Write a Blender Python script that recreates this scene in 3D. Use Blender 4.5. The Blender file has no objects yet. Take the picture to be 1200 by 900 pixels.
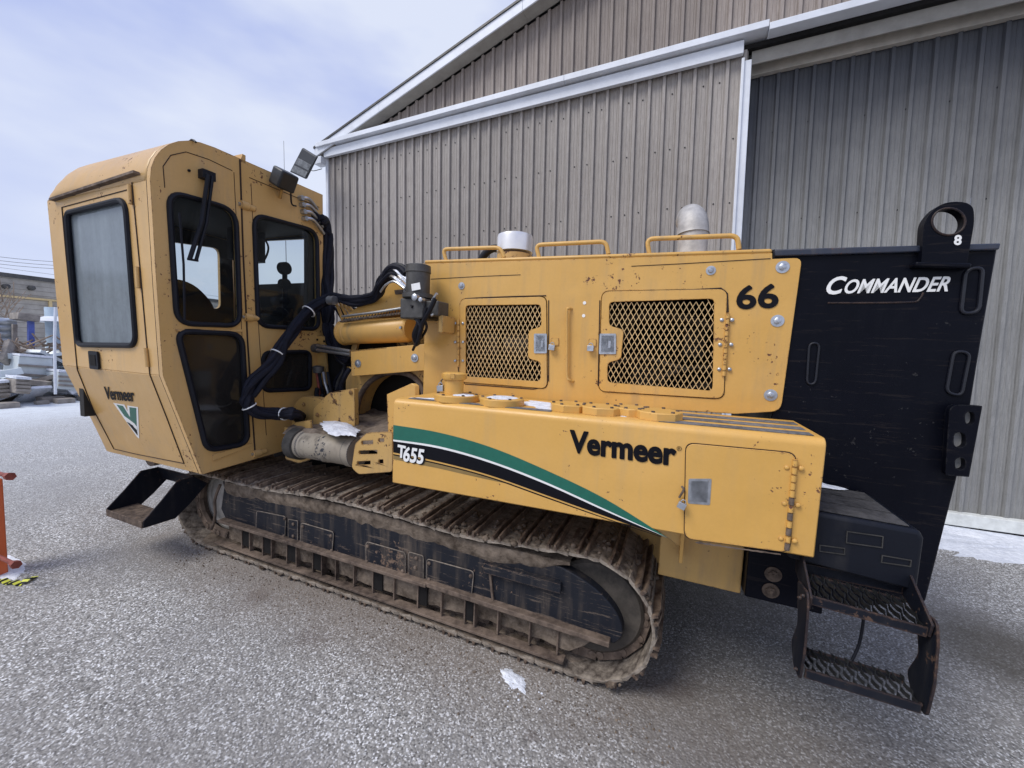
import bpy, bmesh, math, random
import numpy as np
from mathutils import Vector, Matrix, noise
from mathutils.geometry import tessellate_polygon
random.seed(7)
S = bpy.context.scene
COL = S.collection
PI = math.pi
# ------------------------------------------------------------------ camera
FPX = 470.0                                   # focal length in pixels of a 1200 px wide picture
H = 1.6                                       # height of the lens above the ground
def rodr(r):
    r = np.array(r, float); a = np.linalg.norm(r); k = r/a
    K = np.array([[0,-k[2],k[1]],[k[2],0,-k[0]],[-k[1],k[0],0]])
    return np.eye(3)+np.sin(a)*K+(1-np.cos(a))*K@K
RC = rodr((0.0655,0.4147,0.0333)) @ np.array([[1,0,0],[0,0,-1],[0,1,0]],float)   # world -> camera
RM = rodr((0.0053,0.0262,0.0225))                                                # machine -> world
cam_d = bpy.data.cameras.new('camera'); cam = bpy.data.objects.new('camera', cam_d); COL.objects.link(cam)
cam_d.sensor_width = 36; cam_d.lens = FPX/1200*36; cam_d.clip_start = .05; cam_d.clip_end = 3000
m3 = Matrix(((RC[0][0],-RC[1][0],-RC[2][0]),(RC[0][1],-RC[1][1],-RC[2][1]),(RC[0][2],-RC[1][2],-RC[2][2])))
cam.matrix_world = Matrix.Translation((0,0,H)) @ m3.to_4x4()
S.camera = cam
# ------------------------------------------------------------------ world, sun, exposure
SUN_EL, SUN_AZ = math.radians(52), math.radians(-35)     # azimuth: towards -Y is behind the camera
sun_dir = Vector((math.sin(SUN_AZ)*math.cos(SUN_EL), -math.cos(SUN_AZ)*math.cos(SUN_EL), math.sin(SUN_EL)))
S.view_settings.view_transform = 'Standard'; S.view_settings.look = 'None'
S.view_settings.gamma = 1; S.view_settings.exposure = 0.1
W = bpy.data.worlds.new('World'); S.world = W; W.use_nodes = True
nt = W.node_tree; nt.nodes.clear()
def N(nt, t, **k):
    n = nt.nodes.new(t)
    for a, b in k.items():
        if a.startswith('i_'):
            n.inputs[a[2:].replace('_',' ')].default_value = b
        else: setattr(n, a, b)
    return n
out = N(nt,'ShaderNodeOutputWorld'); bg = N(nt,'ShaderNodeBackground'); bg.inputs[1].default_value = 0.112
sky = N(nt,'ShaderNodeTexSky'); sky.sky_type = 'NISHITA'; sky.sun_disc = False
sky.sun_elevation = SUN_EL; sky.sun_rotation = math.atan2(sun_dir.x, sun_dir.y); sky.altitude = 200
sky.dust_density = 2.0
geo = N(nt,'ShaderNodeTexCoord'); mp = N(nt,'ShaderNodeMapping'); mp.inputs['Scale'].default_value = (1,1,2.6)
mp.inputs['Location'].default_value = (.3,.1,.25)
nz = N(nt,'ShaderNodeTexNoise'); nz.inputs['Scale'].default_value = 1.7; nz.inputs['Detail'].default_value = 5; nz.inputs['Roughness'].default_value = .48
cr = N(nt,'ShaderNodeValToRGB')
cr.color_ramp.elements[0].position = .40; cr.color_ramp.elements[0].color = (3.3,4.05,7.3,1)
cr.color_ramp.elements[1].position = .60; cr.color_ramp.elements[1].color = (6.4,6.9,8.3,1)
mix = N(nt,'ShaderNodeMix'); mix.data_type = 'RGBA'; mix.inputs[0].default_value = .93
L = nt.links.new
L(geo.outputs['Generated'], mp.inputs[0]); L(mp.outputs[0], nz.inputs['Vector']); L(nz.outputs[0], cr.inputs[0])
L(sky.outputs[0], mix.inputs[6])
# the cloud deck pales towards the horizon
sep = N(nt,'ShaderNodeSeparateXYZ'); L(geo.outputs['Generated'], sep.inputs[0])
mr = N(nt,'ShaderNodeMapRange'); mr.inputs['From Min'].default_value = .0; mr.inputs['From Max'].default_value = .55
mr.inputs['To Min'].default_value = .85; mr.inputs['To Max'].default_value = 0
L(sep.outputs[2], mr.inputs[0])
mix2 = N(nt,'ShaderNodeMix'); mix2.data_type = 'RGBA'; mix2.inputs[7].default_value = (6.9,7.4,8.6,1)
L(mr.outputs[0], mix2.inputs[0]); L(cr.outputs[0], mix2.inputs[6]); L(mix2.outputs[2], mix.inputs[7])
L(mix.outputs[2], bg.inputs[0]); L(bg.outputs[0], out.inputs[0])
sd = bpy.data.lights.new('sun','SUN'); sd.energy = 2.4; sd.angle = math.radians(28); sd.color = (1,.96,.9)
so = bpy.data.objects.new('sun', sd); COL.objects.link(so); so.location = (0,0,20)
so.rotation_euler = (-sun_dir).to_track_quat('-Z','Y').to_euler()
S.render.engine = 'CYCLES'
# ------------------------------------------------------------------ points on real planes
def ray(px, py, m=True):
    d = RC.T @ np.array([(px-600)/FPX, (py-450)/FPX, 1.0])
    return RM.T @ d if m else d
def qy(px, py, y, m=True):
    d = ray(px,py,m); return Vector(d*(y/d[1])) + Vector((0,0,H))
def qx(px, py, x, m=True):
    d = ray(px,py,m); return Vector(d*(x/d[0])) + Vector((0,0,H))
def qz(px, py, z, m=True):
    d = ray(px,py,m); return Vector(d*((z-H)/d[2])) + Vector((0,0,H))
def qp(px, py, p, n, m=True):
    d = Vector(ray(px,py,m)); o = Vector((0,0,H)); return o + d*((p-o).dot(n)/d.dot(n))
# ------------------------------------------------------------------ materials
def mat(name):
    m = bpy.data.materials.new(name); m.use_nodes = True
    return m, m.node_tree, m.node_tree.nodes['Principled BSDF']
def noise_n(t, scale, detail=4, rough=.55, co=None, sc=None):
    n = N(t,'ShaderNodeTexNoise'); n.inputs['Scale'].default_value = scale; n.inputs['Detail'].default_value = detail
    n.inputs['Roughness'].default_value = rough
    src = co
    if sc:
        mpn = N(t,'ShaderNodeMapping'); mpn.inputs['Scale'].default_value = sc
        t.links.new(co, mpn.inputs[0]); src = mpn.outputs[0]
    if src is not None: t.links.new(src, n.inputs['Vector'])
    return n.outputs[0]
def ramp(t, v, a, b, lo=0.0, hi=1.0):
    n = N(t,'ShaderNodeMapRange'); n.clamp = True
    for i, x in enumerate((a,b,lo,hi)): n.inputs[i+1].default_value = x
    t.links.new(v, n.inputs[0]); return n.outputs[0]
def mixc(t, f, a, b):
    n = N(t,'ShaderNodeMix'); n.data_type = 'RGBA'
    if isinstance(f,(int,float)): n.inputs[0].default_value = f
    else: t.links.new(f, n.inputs[0])
    for i, x in ((6,a),(7,b)):
        if isinstance(x, tuple): n.inputs[i].default_value = x+(1,) if len(x)==3 else x
        else: t.links.new(x, n.inputs[i])
    return n.outputs[2]
def mth(t, op, a, b=None):
    n = N(t,'ShaderNodeMath'); n.operation = op
    for i, x in enumerate((a,b)):
        if x is None: continue
        if isinstance(x,(int,float)): n.inputs[i].default_value = x
        else: t.links.new(x, n.inputs[i])
    return n.outputs[0]
def bump(t, b, h, dist, strength=1, nrm=None):
    n = N(t,'ShaderNodeBump'); n.inputs['Distance'].default_value = dist; n.inputs['Strength'].default_value = strength
    t.links.new(h, n.inputs['Height'])
    if nrm is not None: t.links.new(nrm, n.inputs['Normal'])
    if b is not None: t.links.new(n.outputs[0], b.inputs['Normal'])
    return n.outputs[0]
def edge_mask(t, r):
    bv = N(t,'ShaderNodeBevel'); bv.samples = 4; bv.inputs['Radius'].default_value = r
    g = N(t,'ShaderNodeNewGeometry'); d = N(t,'ShaderNodeVectorMath'); d.operation = 'DOT_PRODUCT'
    t.links.new(bv.outputs[0], d.inputs[0]); t.links.new(g.outputs['Normal'], d.inputs[1])
    return mth(t,'SUBTRACT',1.0,d.outputs['Value'])
def paint(name, col, col2, rough=.42, chips=.5, rustc=(.13,.05,.025), dirt=.25, dirtc=(.24,.19,.13), spec=.5, metal=0.0, scratch=0.0):
    m, t, b = mat(name); co = N(t,'ShaderNodeTexCoord').outputs['Object']
    a = noise_n(t, 1.1, 4, .6, co)
    c = mixc(t, ramp(t,a,.35,.68), col, col2)
    st = noise_n(t, 5, 4, .6, co, (3.5,3.5,.35))                # water-run dirt, drawn out along the height
    st2 = noise_n(t, 2.3, 5, .65, co)
    dm = mth(t,'MULTIPLY', ramp(t,st,.48,.74), ramp(t,st2,.38,.68))
    c = mixc(t, mth(t,'MULTIPLY',dm,dirt*1.6), c, dirtc)
    fine = noise_n(t, 60, 3, .6, co)
    c = mixc(t, ramp(t,fine,.3,.7,0,.12), c, tuple(x*.72 for x in col))
    ch = noise_n(t, 34, 5, .7, co); ch2 = noise_n(t, 2.6, 3, .6, co)
    em = edge_mask(t, .012)
    thr = mth(t,'ADD', mth(t,'MULTIPLY', em, 1.6*max(chips,.3)), mth(t,'ADD', ch, mth(t,'MULTIPLY', ch2, .62)))
    cm = ramp(t, thr, .995-.04*chips, 1.02-.04*chips)
    c = mixc(t, cm, c, rustc)
    if scratch:
        s = N(t,'ShaderNodeTexNoise'); s.inputs['Scale'].default_value = 3; s.inputs['Detail'].default_value = 7; s.inputs['Roughness'].default_value = .75
        mpn = N(t,'ShaderNodeMapping'); mpn.inputs['Scale'].default_value = (1.5,1,22); t.links.new(co, mpn.inputs[0]); t.links.new(mpn.outputs[0], s.inputs['Vector'])
        c = mixc(t, mth(t,'MULTIPLY', ramp(t,s.outputs[0],.58,.60), scratch), c, (.26,.2,.15))
    t.links.new(c, b.inputs['Base Color'])
    r = mth(t,'ADD', ramp(t,st2,.3,.7,rough-.06,rough+.12), mth(t,'MULTIPLY',cm,.35)); t.links.new(r, b.inputs['Roughness'])
    b.inputs['Metallic'].default_value = metal
    b.inputs['Specular IOR Level'].default_value = spec
    wv = noise_n(t, 3.0, 2, .5, co)
    n1 = bump(t, None, wv, .03, .45); bump(t, b, mth(t,'SUBTRACT',ch,mth(t,'MULTIPLY',cm,1.0)), .0012, .5, n1)
    return m
def plain(name, col, rough=.5, metal=0.0, var=.25, scale=30, bumpd=.001, spec=.5, col2=None):
    m, t, b = mat(name); co = N(t,'ShaderNodeTexCoord').outputs['Object']
    a = noise_n(t, scale, 5, .65, co); a2 = noise_n(t, scale/9, 4, .6, co)
    f = mth(t,'ADD', mth(t,'MULTIPLY',a,.5), mth(t,'MULTIPLY',a2,.5))
    c = mixc(t, ramp(t,f,.38,.62), tuple(x*(1-var) for x in col), col2 or tuple(min(1,x*(1+var)) for x in col))
    t.links.new(c, b.inputs['Base Color']); b.inputs['Roughness'].default_value = rough; b.inputs['Metallic'].default_value = metal
    b.inputs['Specular IOR Level'].default_value = spec
    if bumpd: bump(t, b, a, bumpd, 1)
    return m
M = {}
M['yellow'] = paint('yellow_paint', (.61,.345,.080), (.665,.395,.115), .40, .2, dirt=.55, rustc=(.12,.045,.025), dirtc=(.36,.25,.13))
M['tank'] = paint('tank_yellow_paint', (.635,.355,.078), (.675,.39,.105), .36, -.35, dirt=.22, rustc=(.13,.05,.03), dirtc=(.42,.30,.16))
M['cab'] = paint('cab_yellow_paint', (.555,.335,.112), (.63,.40,.16), .34, .4, dirt=.45, dirtc=(.40,.29,.17))
M['dirty_yellow'] = paint('dirty_yellow_paint', (.50,.30,.085), (.56,.36,.13), .5, 1.0, dirt=.65, rustc=(.10,.05,.03), dirtc=(.25,.18,.11))
M['black'] = paint('black_paint', (.0028,.0034,.0070), (.0040,.0048,.010), .36, .12, dirt=.05, dirtc=(.035,.036,.042), rustc=(.03,.03,.032), spec=.10, scratch=.035)
M['black_step'] = paint('scuffed_black_paint', (.006,.0075,.013), (.011,.013,.020), .42, .5, dirt=.35, dirtc=(.07,.065,.06), rustc=(.09,.055,.04), spec=.2)
M['track_frame'] = paint('scratched_black_steel', (.007,.009,.016), (.014,.016,.022), .5, .5, dirt=.75, dirtc=(.14,.11,.085), rustc=(.16,.11,.08), scratch=.35, spec=.25)
M['rust'] = plain('rusty_steel', (.07,.045,.034), .8, .05, .5, 22, .005, col2=(.20,.148,.112))
M['shoe'] = plain('muddy_shoe_steel', (.10,.075,.058), .85, .0, .45, 24, .010, col2=(.38,.325,.265))
M['grouser'] = plain('rusty_grouser_steel', (.085,.048,.034), .65, .1, .5, 24, .005, col2=(.30,.225,.165))
M['mud'] = plain('dried_mud', (.095,.07,.052), .95, 0, .45, 18, .014, spec=.15, col2=(.25,.20,.155))
M['rubber'] = plain('black_rubber', (.008,.009,.014), .5, 0, .35, 12, .0008, spec=.22)
M['hose'] = plain('hose_sleeve', (.009,.010,.018), .65, 0, .4, 70, .002, spec=.2)
M['chrome'] = plain('chromed_steel', (.80,.81,.83), .27, 1.0, .12, 15, 0)
M['zinc'] = plain('zinc_steel', (.45,.47,.50), .38, .9, .25, 40, .0004)
M['pipe_steel'] = plain('weathered_pipe_steel', (.40,.39,.38), .6, .35, .3, 12, .001, col2=(.60,.58,.55))
M['grey_cast'] = plain('dark_grey_casting', (.075,.072,.068), .5, .3, .35, 25, .001)
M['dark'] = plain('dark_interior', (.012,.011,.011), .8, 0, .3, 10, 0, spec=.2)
M['interior'] = plain('cab_interior_trim', (.012,.011,.010), .75, 0, .4, 14, .001)
M['seat'] = plain('seat_cloth', (.007,.006,.0055), .9, 0, .3, 60, .002)
M['engine'] = plain('engine_parts', (.045,.033,.022), .6, .3, .6, 6, .004)
M['snow'] = plain('packed_snow', (.66,.70,.78), .75, 0, .14, 34, .014, spec=.25, col2=(.86,.89,.95))
M['white'] = plain('white_trim_paint', (.68,.71,.76), .5, 0, .10, 5, .0006)
M['green'] = plain('green_decal', (.012,.125,.085), .35, 0, .10, 30, 0)
M['decal_black'] = plain('black_decal', (.006,.006,.009), .45, 0, .15, 30, 0, spec=.12)
M['decal_white'] = plain('white_decal', (.80,.80,.78), .4, 0, .05, 30, 0)
M['decal_tan'] = plain('tan_decal', (.24,.16,.055), .4, 0, .1, 30, 0)
M['orange'] = paint('orange_paint', (.62,.12,.035), (.70,.17,.06), .5, .6, rustc=(.12,.04,.02))
M['red_rust'] = plain('red_rust_pin', (.22,.05,.035), .6, .1, .4, 40, .002)
M['grille'] = plain('grille_yellow', (.62,.43,.20), .45, 0, .3, 40, .0004)
M['groove'] = plain('panel_gap', (.03,.014,.008), .8, 0, .5, 30, 0)
M['drum'] = paint('worn_drum_paint', (.25,.21,.16), (.42,.38,.31), .5, 2.2, rustc=(.04,.042,.05), dirt=1.1, dirtc=(.10,.085,.07))
M['lens'] = plain('lamp_lens', (.16,.165,.165), .3, .4, .6, 90, .003); M['lamp'] = plain('lamp_housing', (.02,.022,.026), .45, .1, .3, 30, .001)
def glass(name, tint, dirt, dcol, rough=.03, r0=.09):
    m, t, b = mat(name); t.nodes.remove(b); o = t.nodes['Material Output']
    co = N(t,'ShaderNodeTexCoord').outputs['Object']
    tr = N(t,'ShaderNodeBsdfTransparent'); tr.inputs[0].default_value = tint+(1,)
    gl = N(t,'ShaderNodeBsdfGlossy'); gl.inputs['Roughness'].default_value = rough; gl.inputs[0].default_value = (.9,.95,1,1)
    lw = N(t,'ShaderNodeLayerWeight'); lw.inputs[0].default_value = .35
    bf = N(t,'ShaderNodeNewGeometry').outputs['Backfacing']; fr = mth(t,'MULTIPLY', ramp(t, lw.outputs['Fresnel'], 0, 1, r0*.5, .45), mth(t,'SUBTRACT',1.0,bf))
    mx = N(t,'ShaderNodeMixShader'); t.links.new(fr, mx.inputs[0]); t.links.new(tr.outputs[0], mx.inputs[1]); t.links.new(gl.outputs[0], mx.inputs[2])
    df = N(t,'ShaderNodeBsdfDiffuse'); df.inputs[0].default_value = dcol+(1,)
    n1 = noise_n(t, 3, 5, .6, co, (3,3,.5)); n2 = noise_n(t, 25, 4, .7, co)
    f = mth(t,'MULTIPLY', ramp(t, mth(t,'ADD',mth(t,'MULTIPLY',n1,.7),mth(t,'MULTIPLY',n2,.3)), .3,.7,.5,1.0), dirt)
    mx2 = N(t,'ShaderNodeMixShader'); t.links.new(f, mx2.inputs[0]); t.links.new(mx.outputs[0], mx2.inputs[1]); t.links.new(df.outputs[0], mx2.inputs[2])
    t.links.new(mx2.outputs[0], o.inputs[0]); return m
M['glass'] = glass('dark_window_glass', (.80,.84,.84), .015, (.3,.3,.3), .02, .012)
M['glass_tint'] = glass('tinted_dirty_glass', (.16,.15,.13), .22, (.12,.11,.10), .08, .05)
M['glass_frost'] = glass('dusty_side_glass', (.15,.16,.18), .55, (.40,.46,.50), .12, .34)
# asphalt with exposed stone
m, t, b = mat('asphalt'); M['asphalt'] = m
co = N(t,'ShaderNodeTexCoord').outputs['Object']
v = N(t,'ShaderNodeTexVoronoi'); v.inputs['Scale'].default_value = 88; t.links.new(co, v.inputs['Vector'])
v2 = N(t,'ShaderNodeTexVoronoi'); v2.inputs['Scale'].default_value = 140; t.links.new(co, v2.inputs['Vector'])
sx = N(t,'ShaderNodeSeparateColor'); t.links.new(v.outputs['Color'], sx.inputs[0])
sx2 = N(t,'ShaderNodeSeparateColor'); t.links.new(v2.outputs['Color'], sx2.inputs[0])
stone = mixc(t, sx.outputs[0], (.225,.217,.203), (.445,.435,.415))
stone = mixc(t, ramp(t, v.outputs['Distance'], .45,.85,0,.65), stone, (.15,.145,.138))
stone = mixc(t, ramp(t, sx2.outputs[1], .78,.86,0,.85), stone, (.85,.86,.87))
stone = mixc(t, ramp(t, sx2.outputs[2], .82,.90,0,.8), stone, (.08,.078,.075))
big = noise_n(t, .9, 5, .6, co); mid = noise_n(t, 4.5, 4, .65, co)
stone = mixc(t, ramp(t, big, .42,.62,0,.6), stone, (.22,.21,.20))
stone = mixc(t, ramp(t, mid, .58,.75,0,.35), stone, (.19,.18,.17))
sp = N(t,'ShaderNodeSeparateXYZ'); t.links.new(co, sp.inputs[0])
def spot(cx_, cy_, rx, ry, soft=.5, pert=.35):
    dx = mth(t,'DIVIDE', mth(t,'SUBTRACT', sp.outputs[0], cx_), rx); dy = mth(t,'DIVIDE', mth(t,'SUBTRACT', sp.outputs[1], cy_), ry)
    d = mth(t,'SQRT', mth(t,'ADD', mth(t,'MULTIPLY',dx,dx), mth(t,'MULTIPLY',dy,dy)))
    d = mth(t,'ADD', d, mth(t,'MULTIPLY', mth(t,'SUBTRACT', mid, .5), pert*2))
    return ramp(t, d, 1-soft, 1+soft, 1, 0)
# wet and oily ground, damp soil along the track
wet = spot(.45, 2.6, .75, 1.15, .45)
stone = mixc(t, mth(t,'MULTIPLY', wet, .55), stone, (.045,.045,.048))
stain = spot(1.85, 3.05, .38, .36, .5); stone = mixc(t, mth(t,'MULTIPLY', stain, .75), stone, (.07,.06,.045))
for (sx_, sy_, sr) in ((.09,2.02,.05),(.02,1.96,.035),(-.45,1.48,.03),(-1.75,1.5,.05),(-2.3,1.62,.05)):
    stone = mixc(t, mth(t,'MULTIPLY', spot(sx_,sy_,sr*1.5,sr,.6,1.4), .45), stone, (.05,.03,.028))
soil = mth(t,'MULTIPLY', spot(-1.75, 1.88, 2.1, .34, .7, .5), .75); stone = mixc(t, soil, stone, (.19,.155,.125))
frost = mth(t,'MULTIPLY', ramp(t, sp.outputs[0], -13.5, -4.5, 1, 0), ramp(t, big, .30, .6, .35, 1.0))
grain = ramp(t, sx.outputs[1], .1, .8, .55, 1.0)
stone = mixc(t, mth(t,'MULTIPLY', frost, mth(t,'MULTIPLY',grain,.8)), stone, (.74,.79,.84))
deep = ramp(t, sp.outputs[0], -13.5,-9.5, .9, 0); stone = mixc(t, mth(t,'MULTIPLY',deep,ramp(t,mid,.35,.6,.45,1)), stone, (.78,.84,.88))
t.links.new(stone, b.inputs['Base Color']); b.inputs['Roughness'].default_value = .78
t.links.new(ramp(t, mth(t,'MAXIMUM',wet,stain),0,1,.85,.5), b.inputs['Roughness'])
hgt = mth(t,'SUBTRACT', mth(t,'MULTIPLY', sx.outputs[0], .5), v.outputs['Distance'])
n1 = bump(t, None, hgt, .004, .9); bump(t, b, mid, .02, .6, n1)
# corrugated sheet
def sheet_mat(name, c1, c2, shade_grime=False, x0=-4.83):
    m, t, b = mat(name); co = N(t,'ShaderNodeTexCoord').outputs['Object']
    gr = noise_n(t, 12, 6, .72, co, (6,6,.55)); blot = noise_n(t, .9, 5, .6, co); fi = noise_n(t, 130, 3, .7, co, (1,1,.35))
    c = mixc(t, ramp(t, gr, .34,.66), c1, c2)
    c = mixc(t, ramp(t, blot, .42,.68,0,.35), c, tuple(x*.72 for x in c1))
    c = mixc(t, ramp(t, fi, .55,.72,0,.45), c, tuple(x*.6 for x in c1))
    oi = N(t,'ShaderNodeObjectInfo'); hv = N(t,'ShaderNodeHueSaturation'); t.links.new(ramp(t, oi.outputs['Random'],0,1,.86,1.10), hv.inputs['Value']); t.links.new(c, hv.inputs['Color']); c = hv.outputs[0]
    spn = N(t,'ShaderNodeSeparateXYZ'); t.links.new(co, spn.inputs[0])
    fr_ = mth(t,'FRACT', mth(t,'DIVIDE', mth(t,'SUBTRACT', spn.outputs[0], x0), .165))       # rib shadow lines painted along the foot of each rib, with grime
    for cen, wd, am in ((.64,.032,.75),(.965,.040,.85),(.25,.022,.25),(.49,.022,.25)):
        c = mixc(t, mth(t,'MULTIPLY', ramp(t, mth(t,'ABSOLUTE', mth(t,'SUBTRACT', fr_, cen)), 0, wd, 1, 0), mth(t,'MULTIPLY', ramp(t, gr, .3,.6,1,.55), am)), c, tuple(x*.32 for x in c1))
    if shade_grime:      # grime and header shade painted into the upper door colour, darker by the jamb
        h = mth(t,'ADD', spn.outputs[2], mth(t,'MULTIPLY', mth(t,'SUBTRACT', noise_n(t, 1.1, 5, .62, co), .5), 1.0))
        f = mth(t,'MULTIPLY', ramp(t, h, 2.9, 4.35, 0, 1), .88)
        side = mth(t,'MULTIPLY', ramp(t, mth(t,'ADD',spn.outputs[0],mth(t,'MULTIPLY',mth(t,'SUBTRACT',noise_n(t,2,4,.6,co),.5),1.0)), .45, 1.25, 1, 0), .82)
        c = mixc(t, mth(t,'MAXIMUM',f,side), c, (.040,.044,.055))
    t.links.new(c, b.inputs['Base Color']); b.inputs['Roughness'].default_value = .62
    b.inputs['Specular IOR Level'].default_value = .35
    bump(t, b, gr, .002, .6)
    return m
M['sheet'] = sheet_mat('weathered_taupe_sheet', (.285,.258,.236), (.405,.376,.348))
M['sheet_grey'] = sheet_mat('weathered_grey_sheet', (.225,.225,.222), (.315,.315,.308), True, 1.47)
M['gable'] = sheet_mat('brown_gable_sheet', (.245,.205,.18), (.345,.30,.268))
M['rim_black'] = plain('glossy_black_rim',(.009,.010,.016),.38,0,.3,20,0,spec=.4)
M['worn_edge'] = plain('worn_bare_edge',(.20,.17,.14),.6,.2,.6,40,0)
M['header'] = plain('beige_header_board', (.30,.285,.255), .7, 0, .18, 6, .002)
M['header2'] = plain('pale_header_board', (.42,.39,.34), .7, 0, .18, 8, .002)
M['concrete'] = plain('concrete_block', (.36,.33,.285), .9, 0, .25, 3, .01)
M['wood'] = plain('weathered_boards', (.62,.64,.62), .8, 0, .2, 10, .004)
# ------------------------------------------------------------------ mesh builder
ORG = [Vector((0,0,0))]
class MB:
    def __init__(s): s.v = []; s.f = []
    def add(s, vs, fs):
        o = len(s.v); s.v += [Vector(x) for x in vs]; s.f += [tuple(o+i for i in f) for f in fs]; return s
    def hexa(s, p):                                   # 8 corners: bottom ring 0-3, top ring 4-7
        return s.add(p, [(0,3,2,1),(4,5,6,7),(0,1,5,4),(1,2,6,5),(2,3,7,6),(3,0,4,7)])
    def box(s, x0,x1,y0,y1,z0,z1):
        return s.hexa([(x0,y0,z0),(x1,y0,z0),(x1,y1,z0),(x0,y1,z0),(x0,y0,z1),(x1,y0,z1),(x1,y1,z1),(x0,y1,z1)])
    def bar(s, a, b_, w, h, up=Vector((0,0,1))):      # rectangular bar from a to b_
        a, b_ = Vector(a), Vector(b_); d = (b_-a).normalized()
        sd_ = d.cross(up); sd_ = sd_.normalized() if sd_.length > 1e-4 else Vector((1,0,0))
        u = sd_.cross(d).normalized(); sd_ *= w/2; u = u*(h/2)
        return s.hexa([a-sd_-u, a+sd_-u, b_+sd_-u, b_-sd_-u, a-sd_+u, a+sd_+u, b_+sd_+u, b_-sd_+u])
    def plate(s, outer, th, holes=()):                # planar outline with holes, extruded by the vector th
        th = Vector(th); loops = [[Vector(p) for p in outer]] + [[Vector(p) for p in h] for h in holes]
        tris = tessellate_polygon(loops); pts = [p for l in loops for p in l]; n = len(pts)
        fs = [tuple(tr) for tr in tris] + [tuple(reversed([i+n for i in tr])) for tr in tris]
        o = 0
        for l in loops:
            k = len(l)
            for i in range(k):
                j = (i+1) % k; fs.append((o+i,o+j,o+j+n,o+i+n))
            o += k
        return s.add(pts+[p+th for p in pts], fs)
    def tube(s, path, r, n=10, caps=True, closed=False):
        P = [Vector(p) for p in path]; k = len(P); rings = []; up = None
        for i, p in enumerate(P):
            if closed: d = (P[(i+1)%k]-P[i-1]).normalized()
            else: d = (P[min(i+1,k-1)]-P[max(i-1,0)]).normalized()
            if up is None:
                up = Vector((0,0,1)) if abs(d.z) < .9 else Vector((1,0,0))
            a = d.cross(up).normalized(); up = a.cross(d).normalized()
            rr = r[i] if isinstance(r,(list,tuple)) else r
            rings.append([p + a*math.cos(2*PI*j/n)*rr + up*math.sin(2*PI*j/n)*rr for j in range(n)])
        vs = [q for rg in rings for q in rg]; fs = []
        for i in range(k if closed else k-1):
            i2 = (i+1) % k
            for j in range(n): fs.append((i*n+j, i*n+(j+1)%n, i2*n+(j+1)%n, i2*n+j))
        if caps and not closed: fs.append(tuple(range(n))[::-1]); fs.append(tuple((k-1)*n+j for j in range(n)))
        return s.add(vs, fs)
    def cyl(s, a, b_, r, n=20, r2=None): return s.tube([a,b_], [r, r if r2 is None else r2], n)
    def lathe(s, c, axis, prof, n=24):                # prof: (distance along the axis, radius)
        c = Vector(c); ax = Vector(axis).normalized(); a = ax.orthogonal().normalized(); b_ = ax.cross(a)
        vs = []; fs = []
        for (h, r) in prof:
            for j in range(n):
                th = 2*PI*j/n; vs.append(c+ax*h+(a*math.cos(th)+b_*math.sin(th))*max(r,1e-4))
        for i in range(len(prof)-1):
            for j in range(n): fs.append((i*n+j,i*n+(j+1)%n,(i+1)*n+(j+1)%n,(i+1)*n+j))
        fs.append(tuple(range(n))[::-1]); fs.append(tuple((len(prof)-1)*n+j for j in range(n)))
        return s.add(vs, fs)
    def build(s, name, m, parent=None, bevel=0, smooth=True, ang=38, seg=2, **props):
        me = bpy.data.meshes.new(name); me.from_pydata([tuple(v-ORG[0]) for v in s.v], [], s.f); me.validate()
        bm = bmesh.new(); bm.from_mesh(me); bmesh.ops.recalc_face_normals(bm, faces=bm.faces); bm.to_mesh(me); bm.free()
        me.materials.append(M[m] if isinstance(m,str) else m)
        if smooth:
            me.polygons.foreach_set('use_smooth', [True]*len(me.polygons)); me.set_sharp_from_angle(angle=math.radians(ang))
        o = bpy.data.objects.new(name, me); COL.objects.link(o); o.parent = parent
        if bevel:
            bv = o.modifiers.new('bevel','BEVEL'); bv.width = bevel; bv.segments = seg; bv.limit_method = 'ANGLE'; bv.angle_limit = math.radians(40)
        for k, x in props.items(): o[k] = x
        return o
def rpoly(pts, r, n=5):                               # round the corners of a polygon
    P = [Vector(p) for p in pts]; o = []; k = len(P)
    for i in range(k):
        rr = r[i] if isinstance(r,(list,tuple)) else r
        p, a, b_ = P[i], P[i-1], P[(i+1)%k]
        if rr <= 0: o.append(p); continue
        rr_a = min(rr, (a-p).length*.49); rr_b = min(rr, (b_-p).length*.49)
        A = p+(a-p).normalized()*rr_a; B = p+(b_-p).normalized()*rr_b
        for j in range(n+1):
            u = j/n; o.append(A*(1-u)**2*1 + p*2*u*(1-u) + B*u*u)
    return o
def spline(P, n=6):
    P = [Vector(p) for p in P]; o = []
    for i in range(len(P)-1):
        p0, p1, p2, p3 = P[max(i-1,0)], P[i], P[i+1], P[min(i+2,len(P)-1)]
        for j in range(n):
            u = j/n; o.append(.5*((2*p1)+(p2-p0)*u+(2*p0-5*p1+4*p2-p3)*u*u+(3*p1-p0-3*p2+p3)*u**3))
    o.append(P[-1]); return o
def empty(name, loc, rot=None, **props):
    o = bpy.data.objects.new(name, None); COL.objects.link(o); o.empty_display_size = .2
    mw = Matrix.Translation(loc) @ (rot if rot else Matrix.Identity(4)); o.matrix_world = mw
    for k, x in props.items(): o[k] = x
    return o
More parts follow.
